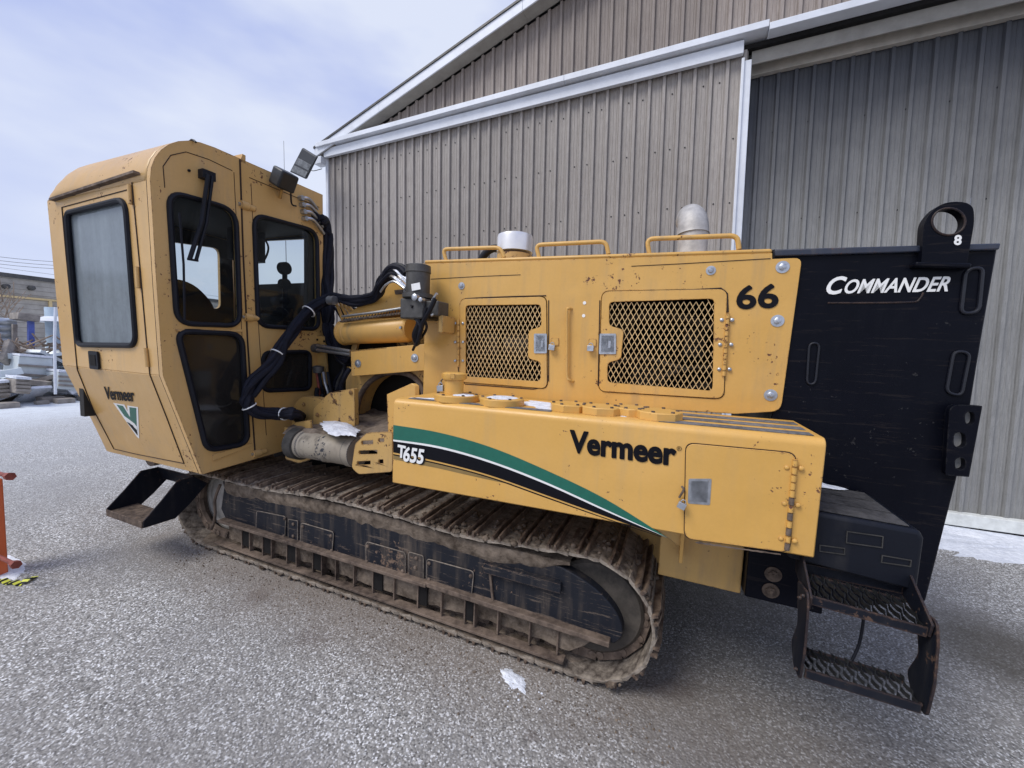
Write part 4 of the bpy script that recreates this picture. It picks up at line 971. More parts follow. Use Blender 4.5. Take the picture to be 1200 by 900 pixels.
# wiper
wp = MB(); wp.tube([cx(238,206,.05),cx(229,262,.06),cx(216,305,.05)],.013,8); wp.tube([cx(243,208,.05),cx(235,262,.06),cx(224,305,.05)],.010,8)
wp.bar(cx(214,304,.05),cx(226,306,.05),.014,.012); wp.box(XB,XB+.05,cx(233,206).y-.005,cx(247,206).y,cx(240,210).z-.008,cx(240,203).z+.008)
wp.tube([cx(206,250,.035),cx(211,310,.035),cx(213,375,.03)],.007,6)
wip = wp.build('wiper','rubber',rig,label='black double-arm window wiper on the cab')
bolt(cab,cx(221,200),(1,0,0),.010,'rubber',False)
# work lamp
c = cx(322,213,.10); wl = MB(); R_ = Matrix.Rotation(.45,3,'Y') @ Matrix.Rotation(.2,3,'X')
hx = [Vector(q)*1.25 for q in ((-.05,-.055,-.05),(.04,-.055,-.05),(.04,.055,-.05),(-.05,.055,-.05),(-.05,-.055,.05),(.04,-.055,.05),(.04,.055,.05),(-.05,.055,.05))]
Rl = Matrix.Rotation(.5,3,'Y')
wlo_ = MB().hexa([c+Rl@q for q in hx]).build('work_lamp','lamp',rig,.014,seg=3)
MB().hexa([c+Rl@(Vector((q.x*.1+.043,q.y*.86,q.z*.86))) for q in hx]).build('lamp_lens','lens',wlo_,.006)
MB().tube(spline([c+Vector((0,.05,-.05)),c+Vector((-.04,.09,-.13)),c+Vector((-.08,.16,-.12))]),.006,6).build('lamp_wire','rubber',wlo_)
MB().bar(c+Vector((-.03,0,-.06)),cx(328,232,.0),.02,.012).build('lamp_bracket','dirty_yellow',wlo_)
# step hanging from the cab's front corner
xsr, xsl = qy(168,618,1.50).x, qy(125,598,1.50).x
def sx_(px,py,x): p = qx(px,py,x); return Vector((x,p.y,p.z))
rp_ = [sx_(*c,xsr) for c in ((167,619),(205,607),(222,590),(243,566),(226,558),(207,563),(187,588),(167,611))]
step_l = MB().plate(rp_,(.010,0,0)).build('cab_step','black_step',rig,.003)
lp_ = [p+Vector((xsl-xsr,0,0)) for p in rp_]
MB().plate(lp_,(.010,0,0)).build('step_side','black_step',step_l,.003)
y0_, y1_, zt_ = rp_[0].y, rp_[1].y, rp_[0].z
MB().box(xsl+.011,xsr-.001,y0_+.004,y1_-.01,zt_+.02,zt_+.030).build('step_tread','rust',step_l,.002)
MB().box(xsl+.011,xsr-.001,y0_-.004,y0_+.003,zt_-.002,zt_+.045).build('tread_nosing','rust',step_l,.002)
MB().plate([(xsl,rp_[4].y,rp_[4].z),(xsr,rp_[4].y,rp_[4].z),(xsr,rp_[4].y+.03,rp_[4].z-.10),(xsl,rp_[4].y+.03,rp_[4].z-.10)],(0,.01,0)).build('step_back','black_step',step_l,.002)
MB().lathe((-3.72,1.75,.66),(0,1,0),[(0,.03),(0,.075),(.12,.075)],16).build('cab_mount','rust',rig)
# ---------------------------------------------------------------- linkage between cab and hood
ym = 2.05
dr = MB(); da, db = Vector((-2.42,2.02,.875)), Vector((-1.88,2.00,.890))
dr.lathe(da,db-da,[(0,.095),(.03,.098),(.05,.098),(.055,.092),(.24,.092),(.25,.096),(.29,.096),(.30,.092),(.47,.092),(.475,.098),(.535,.098)],36)
drum = dr.build('feed_drum','drum',rig)
MB().lathe(da+(db-da)*.47,db-da,[(0,.0925),(.001,.0945),(.022,.0945),(.023,.0925)],36).build('drum_band','grey_cast',drum)
MB().lathe(da+Vector((-.07,0,0)),(1,0,0),[(0,.085),(.01,.112),(.085,.112),(.09,.10)],32).build('drum_collar','grey_cast',drum)
snow_sheet('snow_patch',[qz(x,y,1.02) for x,y in ((372,494),(402,492),(425,505),(412,511),(382,508))],.03,drum,seed=12,kind='stuff')
def slotted(pts, y, slots, name, tx=(0,.014,0)):
    P = [Vector((qy(*c,y).x,y,qy(*c,y).z)) for c in pts]; hs = []
    for (x0,x1,yc,h_,sl) in slots:
        hs.append([Vector((qy(x,y_,y).x,y,qy(x,y_,y).z)) for x,y_ in ((x0+1,yc-h_),(x1,yc-h_+sl),(x1,yc+h_+sl),(x0+1,yc+h_),(x0,yc))])
    return MB().plate(rpoly(P,.02,3),tx,holes=hs).build(name,'dirty_yellow',rig,.003)
slotted([(412,548),(416,520),(430,507),(460,506),(460,553),(420,556)],1.86,[(423,437,519,2.3,-.6),(420,442,530.5,2.3,-.6),(418,434,543,2.3,-.6),(443,450,516,2,0),(443,449,541,2.5,0)],'slotted_plate')
slotted([(334,538),(337,507),(345,495),(364,492),(366,538),(350,543)],2.06,[(341,354,507,2.0,0),(340,353,519,2.2,0),(339,352,529.5,2.2,0)],'slotted_plate')
MB().box(-2.62,-1.72,2.04,2.36,.93,.97).build('mud_shelf','dirty_yellow',rig)
vs = []; fs = []; nx_, ny_ = 60, 18
for i in range(nx_):
    for j in range(ny_):
        x = -2.55+.95*i/(nx_-1); y = 1.97+.9*j/(ny_-1)
        z = .985+.12*(j/(ny_-1))**1.4+.022*noise.noise(Vector((x*14,y*14,0)))+.03*noise.noise(Vector((x*5,y*5,3)))
        vs.append((x,y,z-(.05 if j==0 else 0)))
for i in range(nx_-1):
    for j in range(ny_-1): fs.append((i*ny_+j,(i+1)*ny_+j,(i+1)*ny_+j+1,i*ny_+j+1))
MB().add(vs,fs).build('mud_pile','mud',rig,kind='stuff')
def yq(px,py,y): p = qy(px,py,y); return Vector((p.x,y,p.z))
MB().plate(rpoly([yq(*c,2.22) for c in ((341,500),(345,473),(354,464),(374,466),(384,472),(384,500),(372,520),(340,522))],.03,4),(0,.05,0)).build('swing_arm_end','dirty_yellow',rig,.008)
MB().plate(rpoly([yq(*c,2.18) for c in ((367,478),(386,460),(415,455),(416,500),(366,503))],.015,3),(0,.04,0)).build('swing_arm_plate','dirty_yellow',rig,.006)
# big arched bulkhead
arch = [yq(*c,2.42) for c in ((416,500),(418,480),(423,462),(434,447),(450,438),(466,436),(482,440),(494,452),(498,470),(498,500))]
MB().plate([yq(*c,2.42) for c in ((405,520),(405,437),(409,430),(512,426),(512,520))],(0,.16,0),holes=[spline(arch,3)[1:-1]] ).build('arched_bulkhead','dirty_yellow',rig,.006)
MB().box(-2.45,-1.45,2.60,2.75,.9,1.5).build('bulkhead_back','dark',rig)
MB().tube(spline(arch,4),.022,8).build('arch_rim','rust',rig)
bm_ = MB().plate(rpoly([yq(*c,2.34) for c in ((411,411),(499,403),(499,434),(412,441))],.008,2),(0,.12,0)).build('cross_beam','yellow',rig,.005)
bolt(bm_,yq(419.5,426,2.338),r=.022); bolt(bm_,yq(486,419.5,2.338),r=.022)
ca_, cb_ = yq(401,390,2.48), yq(482,386,2.46)
cy = MB().lathe(ca_,cb_-ca_,[(0,.085),(.02,.100),(.03,.100),(.035,.092),(.06,.092),(.065,.098),(.08,.098),(.085,.094),((cb_-ca_).length-.02,.094),((cb_-ca_).length,.080)],32)
cyl = cy.build('lift_cylinder','yellow',rig)
tri = rpoly([yq(*c,2.45) for c in ((404,371),(456,332),(499,322),(499,349),(425,372))],.006,2)
bt = MB().plate(tri,(0,.10,0)).build('boom_gusset','yellow',rig,.005)
MB().plate([yq(404,371,2.44),yq(499,350,2.44),yq(499,356,2.44),yq(404,377,2.44)],(0,.4,0)).build('boom_flange','yellow',bt,.004)
MB().plate([yq(462,340,2.44),yq(497,337,2.44),yq(497,343,2.44),yq(463,345,2.44)],(0,.02,0)).build('hose_clamp_bar','rust',bt)
bkd = MB(); bkd.box(-2.8,-1.62,2.95,3.4,1.0,1.86); bkd.build('boom_back','dirty_yellow',rig,.01)
MB().plate([yq(*c,2.55) for c in ((381,398),(410,398),(410,470),(381,470))],(0,.03,0)).build('mast_gap_plate','dark',rig)
sl = MB().plate([yq(*c,2.52) for c in ((404,437),(410,441),(420,400),(414,398))],(0,.02,0)).build('link_bar','dirty_yellow',rig,.003)
for k in range(4): MB().bar(yq(393+5*k,352+2*k,2.5),yq(402+7*k,375,2.5),.02,.015).build('hose_guard_bar','yellow',rig)
MB().bar(yq(400,377,2.38),yq(480,366,2.38),.03,.012).build('wear_strip','rust',cyl)
# grey filter/motor unit
mo = MB().lathe(Vector((-1.46,2.02,1.875)),(0,0,1),[(0,.075),(.006,.090),(.03,.090),(.034,.070),(.15,.070),(.155,.075),(.195,.073),(.20,.06)],28)
motor = mo.build('hydraulic_filter','grey_cast',rig)
MB().box(-1.535,-1.37,1.95,2.12,1.755,1.875).build('filter_head','grey_cast',motor,.01); MB().box(-1.37,-1.285,1.97,2.09,1.775,1.86).build('filter_block','grey_cast',motor,.008)
MB().box(-1.30,-1.27,2.0,2.14,1.68,1.78).build('filter_bracket','dirty_yellow',motor,.004)
MB().plate([qy(x,y,1.948) for x,y in ((482,333),(492,331),(493,339),(483,341))],(0,-.002,0)).build('paper_label','decal_white',motor)
for x,y_,r in ((489,349,.02),(496,352,.014)): MB().lathe(qy(x,y_,1.95),(0,-1,0),[(0,r),(.03,r),(.035,r*.6)],10).build('port_fitting','zinc',motor)
MB().tube([qy(507,352,1.94),qy(512,344,1.93)],.009,8).build('sensor_fitting','zinc',motor)
MB().tube(spline([qy(510,350,1.93),qy(503,365,1.93),qy(495,380,1.96),qy(490,400,2.0),qy(487,404,2.05)]),.014,8).build('filter_hose','rubber',motor)
MB().tube(spline([qy(487,370,1.98),qy(492,378,1.98),qy(487,392,2.0),qy(489,402,2.05)]),.022,8).build('filter_hose','rubber',motor)
# ---------------------------------------------------------------- hose bundles
def bundle(path, n, r, R, m='hose', name='hose', seed=1, parent=rig, tie=()):
    P = spline(path,7); rr = random.Random(seed); hub = None
    o0 = None
    for k in range(n):
        ph = 2*PI*k/n+rr.random(); out_ = []
        for i,p in enumerate(P):
            d = (P[min(i+1,len(P)-1)]-P[max(i-1,0)]).normalized(); a = d.orthogonal().normalized()
            a = Vector((0,0,1)).cross(d); a = a.normalized() if a.length>.2 else Vector((0,1,0)).cross(d).normalized(); b_ = d.cross(a)
            tw = ph+.6*math.sin(i*.3+k); w = R*(1+.12*math.sin(i*.9+k*2))
            out_.append(p+a*math.cos(tw)*w+b_*math.sin(tw)*w)
        o = MB().tube(out_,r,8).build(name,m,parent)
    return P
hb_root = MB().tube(spline([Vector((-2.79,2.46,2.60)),qy(378,262,2.60),qy(384,290,2.62),qy(383,330,2.60),qy(384,360,2.58),qy(386,390,2.56),qy(398,412,2.52),qy(410,425,2.5)],7),.038,12).build('hose_bundle','hose',rig)
bundle([Vector((-2.80,2.50,2.60)),qy(379,262,2.60),qy(384,290,2.62),qy(383,330,2.60),qy(384,360,2.58),qy(386,390,2.56),qy(399,412,2.52),qy(412,424,2.5)],5,.022,.034,parent=hb_root)
path2 = [qy(478,322,2.3),qy(462,316,2.32),qy(448,332,2.36),qy(438,347,2.4),qy(415,353,2.42),qy(390,349,2.45),qx(365,362,-2.68),qx(343,388,-2.66),qx(318,424,-2.66),qx(296,450,-2.69),qx(290,470,-2.70),qx(300,482,-2.68),qx(328,485,-2.62),qx(344,485,-2.5),qy(354,492,2.26)]
hb2 = MB().tube(spline(path2,7),.030,12).build('hose_bundle','hose',rig)
bundle(path2,5,.019,.026,seed=4,parent=hb2)
bundle([qx(335,398,-2.64),qx(330,425,-2.62),qx(312,445,-2.64),qx(298,465,-2.68)],1,.018,.01,seed=6,parent=hb2)
for (a,rad) in ((qx(361,364,-2.68),.05),(qx(324,411,-2.66),.046),(qx(291,477,-2.69),.044),(qx(337,484,-2.58),.042)):
    P = spline(path2,7); i = min(range(len(P)),key=lambda k:(P[k]-a).length); d = (P[min(i+1,len(P)-1)]-P[max(i-1,0)]).normalized(); u = d.orthogonal().normalized(); w_ = d.cross(u)
    MB().tube([P[i]+u*math.cos(t_)*rad+w_*math.sin(t_)*rad for t_ in [2*PI*k/16 for k in range(16)]],.005,6,closed=True).build('cable_tie','decal_white',hb2)
for k in range(4):
    a = qx(353+1.5*k,232+8*k,XB+.02); b_ = qy(375+k*1.5,250+8*k,2.56)
    MB().tube(spline([a,a.lerp(b_,.3)+Vector((.03,0,.02)),b_]),.013,8).build('steel_hose_end','zinc',hb_root); MB().lathe(a,(1,0,0),[(-.03,.02),(.02,.02)],6).build('hose_fitting','zinc',hb_root)
for k,(x,y_) in enumerate(((470,322),(474,318),(468,329),(479,327))):
    a = qy(x-12,y_-8+k,2.33); b_ = qy(x+8,y_+9,2.30)
    MB().tube(spline([a,a.lerp(b_,.5)+Vector((.0,-.02,.02)),b_]),.017,8).build('steel_hose_end','chrome',hb2)
for k in range(3): MB().tube(spline([qy(446+2*k,326,2.33),qy(455,314+2*k,2.31),qy(470,311+2*k,2.3),qy(482,322+3*k,2.3)]),.014,8).build('hose','rubber',hb2)
MB().lathe(qy(389,352,2.38),(1,0,0),[(-.03,.035),(.03,.035)],12).build('hose_clamp','zinc',hb2)
# small fittings right of the lower cab window
fb_ = MB().plate(rpoly([yq(*c,2.50) for c in ((362,392),(380,394),(384,450),(366,455))],.01,2),(0,.02,0)).build('valve_plate','dirty_yellow',rig,.003)
MB().lathe(qy(368,408,2.46),(1,0,0),[(0,.035),(.05,.04),(.06,.02),(.3,.018)],12).build('gas_strut_head','grey_cast',fb_)
for k in range(2): MB().cyl(qy(372,405+5*k,2.42),qy(411,412+4*k,2.38),.014,10).build('gas_strut','zinc',fb_)
MB().lathe(qy(373,434,2.42),(0,0,1),[(-.02,.04),(.03,.045),(.04,.02)],14).build('round_valve','grey_cast',fb_)
for k,(m_,x) in enumerate((('red_rust',371),('rubber',374),('rubber',384),('zinc',379))):
    MB().tube(spline([qy(x,436,2.42),qy(x+2,448,2.41),qy(x+3+k,462,2.42),qy(x-1+2*k,470,2.44)]),.012,8).build('small_hose',m_,fb_)
MB().tube(spline([qy(372,455,2.36),qy(371,463,2.34),qy(376,471,2.34),qy(378,462,2.35)]),.017,8).build('rubber_loop','rubber',fb_)
def hose_px(pts, r_, m_, par, nm='small_hose'): return MB().tube(spline([qy(a,b,c) for a,b,c in pts],6),r_,8).build(nm,m_,par)
hose_px([(486,372,1.97),(493,384,1.96),(490,396,2.0),(484,410,2.2)],.009,'hose',motor); hose_px([(500,360,1.94),(497,372,1.94),(500,384,1.98),(494,396,2.05)],.008,'rubber',motor)
hose_px([(505,370,1.97),(515,366,2.0),(524,374,2.1)],.007,'zinc',motor); hose_px([(484,360,1.95),(478,352,2.0),(474,342,2.15),(478,334,2.28)],.010,'rubber',motor)
for k in range(5): hose_px([(388+5*k,356+k,2.6),(396+6*k,366,2.62),(402+4*k,380+3*k,2.66),(398+3*k,402,2.7)],.011,('hose','rubber','zinc','hose','rubber')[k],rig)
for k in range(3): hose_px([(384+3*k,402+4*k,2.56),(396,416+3*k,2.5),(404,430,2.5),(400-4*k,448,2.5),(392+2*k,462,2.46)],.014,('hose','grey_cast','hose')[k],rig)
hose_px([(410,432,2.36),(404,442,2.34),(400,455,2.34),(404,466,2.36)],.018,'hose',rig); hose_px([(446,342,2.3),(452,334,2.28),(462,330,2.27),(474,338,2.26)],.008,'zinc',hb2)
for x_,y_ in ((364,398),(372,398),(364,406),(372,445),(364,452),(380,400),(380,445)): MB().lathe(qy(x_,y_,2.497),(0,-1,0),[(0,.010),(.004,.009)],8).build('bolt_hole','dark',fb_)
for x_,y_ in ((392,470),(411,460),(372,486),(356,474)): bolt(rig,qy(x_,y_,2.175 if x_>365 else 2.215),r=.012,m='dirty_yellow')
MB().lathe(yq(470,384,2.36),(0,-1,0),[(0,.012),(.012,.010)],8).build('grease_nipple','zinc',cyl)
MB().tube([yq(401,371,2.40),yq(440,366,2.40),yq(478,360,2.40)],.010,8).build('pipe','zinc',cyl); MB().tube([yq(403,375,2.38),yq(440,371,2.38),yq(479,366,2.38)],.008,8).build('pipe','grey_cast',cyl)
for k in range(22): MB().bar(yq(404+3.4*k,377-.5*k,2.36),yq(406+3.4*k,373-.5*k,2.40),.006,.004).build('rack_tooth','dark',cyl)
ORG[0] = Vector((0,0,0))
# ================================================================== GROUND
gm_ = MB(); R0 = 900; n = 40
gv = []; 
g = MB().add([(-R0,-R0,0),(R0,-R0,0),(R0,R0,0),(-R0,R0,0)],[(0,1,2,3)]).build('ground','asphalt',None,smooth=False)
GM = Matrix.Translation(Vector((0,0,H))) @ mrot @ Matrix.Translation(Vector((0,0,-H)))
g.matrix_world = GM; g['kind'] = 'structure'
def gsnow(pts, h, seed, name='snow_patch', label=None):
    P = [qz(x,y,.002) for x,y in pts]; o = snow_sheet(name,P,h,None,seed=seed,kind='stuff'); o.matrix_world = GM
    if label: o['label'] = label
    return o
gsnow([(583,781),(598,784),(612,792),(618,806),(615,813),(604,806),(592,800)],.010,21,label='small white snow patch on the asphalt beside the track')
gsnow([(-10,662),(8,652),(25,656),(33,665),(28,675),(10,679),(-10,678)],.012,22,label='snow patch by the foot of the orange post')
P = [(1.0,4.62,.003),(2.25,4.60,.003),(2.75,4.66,.003),(3.6,4.72,.003),(5.5,4.8,.003),(5.5,5.62,.003),(3.3,5.47,.003),(2.6,5.40,.003),(1.0,5.35,.003)]
o = snow_sheet('snow_bank',P,.02,None,seed=23,kind='stuff'); o.matrix_world = GM; o['label'] = 'strip of snow along the foot of the grey door'
rr = random.Random(77); cr_ = MB()
for (cx_,cy_,sx2,sy2,nn_) in ((-.60,1.66,.07,.04,16),(-3.66,1.06,.10,.04,14),(2.9,4.60,.7,.05,160),(4.2,4.7,.6,.06,60)):
    for k in range(nn_):
        x = cx_+rr.gauss(0,sx2); y = cy_+rr.gauss(0,sy2); s_ = rr.uniform(.002,.007); cr_.lathe((x,y,0),(rr.uniform(-.2,.2),rr.uniform(-.2,.2),1),[(0,s_),(s_*.4,s_*.7),(s_*.6,s_*.2)],6)
o = cr_.build('snow_crumbs','snow',None,kind='stuff'); o.matrix_world = GM
# loose grit beside the track
rr = random.Random(11); gr = MB()
for k in range(420):
    x = rr.uniform(-3.4,.1); y = 1.78-abs(rr.gauss(0,.12)); s_ = rr.uniform(.002,.0065)
    gr.lathe((x,y,0),(rr.uniform(-.3,.3),rr.uniform(-.3,.3),1),[(0,s_),(s_*.7,s_*.7),(s_,s_*.3)],5)
o = gr.build('grit','mud',None,kind='stuff'); o.matrix_world = GM
# ================================================================== WAREHOUSE
wh = empty('warehouse', (-1,6,0), None, label='tall metal shed with corrugated walls, white door track and sloping gable', category='warehouse')
ORG[0] = Vector((-1,6,0))
PIT = .165
def sheet(x0, n, y, zb, ztop, m, name, depth=.032, clip=None):
    prof = []; x = x0
    for k in range(n):
        for dx, dy in ((0,0),(.035,0),(.038,-.003),(.044,-.003),(.047,0),(.075,0),(.078,-.003),(.084,-.003),(.087,0),(.108,0),(.118,-depth),(.148,-depth),(.158,0)): prof.append((x+dx,y+dy))
        x += PIT
    prof.append((x-.0005,y)); vs = []; fs = []
    for (px_,py_) in prof:
        zt = ztop(px_) if callable(ztop) else ztop
        vs += [(px_,py_,zb),(px_,py_,zt)]
    for i in range(len(prof)-1): fs.append((2*i,2*i+2,2*i+3,2*i+1))
    mb = MB().add(vs,fs); o = mb.build(name,m,wh,smooth=False); sm = o.modifiers.new('t','SOLIDIFY'); sm.thickness = .001
    return o, x
YW = 5.25
x = -5.83; zz = .15
def sheet_dups(x0,x1,y,zb,zt,m,name,n=6):
    x = x0; k = 0
    while x < x1-.01:
        nn = min(n, max(1,int(round((x1-x)/PIT)))); o, x2 = sheet(x,nn,y+(.0015 if k%2 else 0),zb,zt,m,name); x = x2; k += 1
sheet_dups(-5.83,.36,YW,-.1,4.97,'sheet','wall_sheet')
# screws
sc_ = MB(); rr = random.Random(2)
for z in (.9,1.9,2.69,3.38,4.06,4.7):
    for i in range(38):
        if rr.random() < .75: xx = -5.80+PIT*i+.03; sc_.lathe((xx,YW-.001,z+rr.uniform(-.012,.012)),(0,-1,0),[(0,.009),(.005,.008)],6)
sc_.build('wall_screws','rubber',wh,kind='stuff')
sc_ = MB()
for z in (.45,1.9,3.2,4.2):
    for i in range(0,30,1):
        if rr.random() < .35: sc_.lathe((.55+PIT*i+.03,5.499,z+rr.uniform(-.03,.03)),(0,-1,0),[(0,.009),(.005,.008)],6)
sc_.build('door_screws','rubber',wh,kind='stuff')
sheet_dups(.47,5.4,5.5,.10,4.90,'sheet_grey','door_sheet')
sheet_dups(5.5,9.6,YW,.0,4.97,'sheet','wall_sheet')
# gable
RIDX, EAVX, EAVZ, SL = 2.0, -6.02, 4.915, .309
def rk(xx): return EAVZ+SL*(xx-EAVX) if xx < RIDX else EAVZ+SL*(RIDX-EAVX)-SL*(xx-RIDX)
sheet_dups(-5.83,9.8,YW+.09,5.0,lambda xx: max(5.01,rk(xx)-.02),'gable','gable_sheet')
MB().box(-5.88,-5.825,YW-.03,YW+.05,-.1,4.93).build('corner_trim','white',wh,.003)
MB().box(-5.84,.385,YW-.10,YW-.045,4.90,5.035).build('door_track_cover','white',wh,.004)
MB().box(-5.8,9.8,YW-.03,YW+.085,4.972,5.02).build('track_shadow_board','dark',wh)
for (a,b_) in ((-5.95,-1.6),(-1.598,.60),(.604,4.2),(4.204,9.8)):
    dz = 0 if a < .6 else -.035
    MB().hexa([(a,YW-.175,5.055+dz),(b_,YW-.175,5.055+dz),(b_,YW+.06,5.055+dz),(a,YW+.06,5.055+dz),(a,YW-.175,5.125+dz),(b_,YW-.175,5.125+dz),(b_,YW+.06,5.165+dz),(a,YW+.06,5.165+dz)]).build('drip_cap','white',wh,.004)
MB().box(.475,5.45,YW+.05,YW+.235,4.93,4.94).build('header_soffit','header',wh)
MB().box(.475,5.45,YW+.03,YW+.05,4.835,5.01).build('header_board','header',wh,.003)
MB().box(.475,5.45,YW+.17,YW+.235,4.80,4.928).build('header_trim','header2',wh,.003)
up_, lo_ = [], []
for u in np.linspace(0,1,30):
    xx = 1.5+u*1.6; up_.append((xx,YW+.168,4.915+.004+u*.02*abs(noise.noise(Vector((u*8,2,0))))*2.2)); lo_.append((xx,YW+.168,4.911-.002*u))
MB().plate(up_+lo_[::-1],(0,-.002,0)).build('rust_streak','red_rust',wh)
MB().box(.385,.47,YW-.06,YW+.245,-.05,4.84).build('door_jamb','white',wh,.006)
MB().box(.372,.40,YW-.085,YW-.06,-.05,4.86).build('jamb_edge_strip','white',wh,.004)
MB().box(.47,5.45,5.40,5.498,-.02,.105).build('base_board','wood',wh,.006)
MB().box(.47,5.45,5.42,5.5,-.2,-.025).build('base_gap','dark',wh)
# rake: fascia, soffit, roof
YR = YW-.14
for (xa,xb) in ((EAVX,-4.6),(-4.598,-2.2),(-2.198,RIDX),(RIDX+.002,9.95)):
    a = Vector((xa,YR,rk(xa))); b_ = Vector((xb,YR,rk(xb)))
    MB().plate([a,b_,b_+Vector((0,0,.135)),a+Vector((0,0,.135))],(0,.02,0)).build('rake_fascia','white',wh,.003)
    MB().plate([a+Vector((0,.021,.002)),b_+Vector((0,.021,.002)),b_+Vector((0,.21,.002)),a+Vector((0,.21,.002))],(0,0,.02)).build('rake_soffit','header',wh)
    MB().plate([a+Vector((0,-.015,.137)),b_+Vector((0,-.015,.137)),b_+Vector((0,10,.137)),a+Vector((0,10,.137))],(0,0,.03)).build('roof','grey_cast',wh)
MB().box(-6.02,-5.86,YR+.001,YR+.14,4.80,4.915).build('eave_box','white',wh,.003)
MB().box(-5.95,-5.90,YW+.09,14.9,4.75,4.93).build('side_gutter','white',wh); MB().box(-5.875,-5.83,YW+.06,15,-.1,4.9).build('side_wall','gable',wh); MB().box(-5.8,9.8,14.9,15,-.1,4.9).build('back_wall','gable',wh); MB().box(9.8,9.84,YW,15,-.1,4.9).build('side_wall','gable',wh)
ORG[0] = Vector((0,0,0))
# flood light on the corner of the shed
fc = qy(356,190,4.85,False); fl = empty('flood_light', fc, None, label='rectangular black flood light on the corner of the shed roof', category='flood light'); ORG[0] = fc.copy()
P = [qy(*c,4.80,False) for c in ((354,173.5),(371,184),(358,210),(339.5,201.5))]
nn = Vector((0,.035,.02))
fo = MB().plate(P,nn).build('housing','lamp',fl,.008)
cc = sum(P,Vector())/4
for (u0,u1) in ((.36,.64),(.68,.95)):
    q = [P[0].lerp(P[3],u0),P[1].lerp(P[2],u0),P[1].lerp(P[2],u1),P[0].lerp(P[3],u1)]; q2 = sum(q,Vector())/4
    MB().plate([q2+(p-q2)*.88-nn*.15 for p in q],nn*.1).build('lens','lens',fl)
MB().bar(cc+Vector((.05,.03,.02)),Vector((-5.95,4.99,4.86)),.05,.03).build('bracket','grey_cast',fl)
MB().tube(spline([cc+Vector((.1,.04,-.06)),Vector((-5.98,5.05,4.66)),Vector((-5.88,5.15,4.72))]),.006,6).build('wire','rubber',fl)
ORG[0] = Vector((0,0,0))
# ================================================================== LEFT BACKGROUND
XBG = -26
bgb = empty('block_building', (XBG-3,8,0), None, label='long low building of tan concrete blocks behind the yard at the far left', category='building'); ORG[0] = Vector((XBG-3,8,0))
MB().box(XBG-8,XBG,-10,16,-2,4.45).build('wall','concrete',bgb)
MB().box(XBG-8.05,XBG+.06,-10.05,16.05,4.45,4.62).build('roof_edge','grey_cast',bgb)
MB().box(XBG+.003,XBG+.10,-10,16,3.62,3.70).build('yellow_pipe',plain('pale_yellow_pipe',(.60,.45,.22),.6,0,.1,10,0),bgb)
MB().box(XBG+.003,XBG+.10,8.1,8.2,.4,3.62).build('downpipe',plain('pale_yellow_pipe_b',(.60,.45,.22),.6,0,.1,10,0),bgb)
jn = MB()
for k in range(28): z = -.6+k*.2; jn.box(XBG+.001,XBG+.004,-10,16,z,z+.012)
jn.build('mortar_courses',plain('mortar',(.16,.145,.125),.9,0,.2,10,0),bgb,smooth=False)
for y_,z in ((7.6,4.1),(6.9,4.05)): MB().lathe((XBG,y_,z),(1,0,0),[(0,.10),(.25,.10),(.3,.04)],10).build('wall_vent','grey_cast',bgb)
ORG[0] = Vector((0,0,0))
def Jx(px,py,x): return qx(px,py,x,False)
def thing(name,label,cat,loc,group=None):
    o = empty(name,loc,None,label=label,category=cat)
    if group: o['group'] = group
    ORG[0] = Vector(loc); return o
M['galv'] = plain('galvanised_sheet',(.50,.54,.58),.35,.7,.25,4,.002); M['blue'] = plain('blue_post_paint',(.08,.12,.40),.5,0,.2,10,0)
M['greywood'] = plain('grey_weathered_wood',(.30,.27,.24),.9,0,.35,6,.004); M['plastic'] = plain('frosted_plastic_film',(.62,.68,.70),.35,0,.15,3,.01); M['brush'] = plain('dry_brush',(.26,.20,.15),.9,0,.4,10,0)
# corrugated galvanised stack at the far left edge
b0 = Jx(5,470,-15); t = thing('galvanised_culvert','stack of ribbed galvanised sheets at the left edge of the yard','metal sheets',(b0.x,b0.y,b0.z))
for k in range(8):
    a = Jx(-30,376+k*7.5,-15); b_ = Jx(18,378+k*7.2,-15); MB().cyl(a,b_,.10,12).build('ribbed_sheet','galv',t)
ORG[0] = Vector((0,0,0))
a, b_ = Jx(16,370,-14.6), Jx(42,374,-14.6); t = thing('shelter_frame','blue post under a dark roof slab by the galvanised sheets','shelter',(a.x,a.y,0))
MB().bar(a,b_,.5,.16).build('roof_slab','greywood',t,.01); MB().bar(Jx(36,376,-14.5),Jx(36.5,410,-14.5),.10,.10).build('post','blue',t,.01); MB().bar(Jx(17,380,-14.8),Jx(16,455,-14.8),.08,.08).build('post','greywood',t,.01)
ORG[0] = Vector((0,0,0))
rr = random.Random(9)
def crate(pxs, x, label, m, depth=.8):
    P = [Jx(a,b_,x) for a,b_ in pxs]; c = sum(P,Vector())/4; t = thing('covered_crate',label,'crate',(c.x,c.y,min(p.z for p in P)))
    MB().plate(P,(-depth,0,0)).build('body',m,t,.02)
    zs_ = sorted(p.z for p in P); 
    for k in range(1,4):
        u = k/4; MB().bar(P[0].lerp(P[3],u)+Vector((.02,0,0)),P[1].lerp(P[2],u)+Vector((.02,0,0)),.03,.05).build('slat','greywood',t)
    MB().plate([P[0]+Vector((.05,0,0)),P[1]+Vector((.05,0,0)),P[1]+Vector((-depth,0,.02)),P[0]+Vector((-depth,0,.02))],(0,0,.05)).build('snow_cover','snow',t)
    ORG[0] = Vector((0,0,0))
crate([(22,417),(62,420),(64,462),(18,460)],-13.6,'large pallet crate wrapped in pale film in the yard','plastic')
crate([(18,444),(36,445),(36,462),(18,461)],-12.6,'small grey crate in front of the film-wrapped one','greywood',.5)
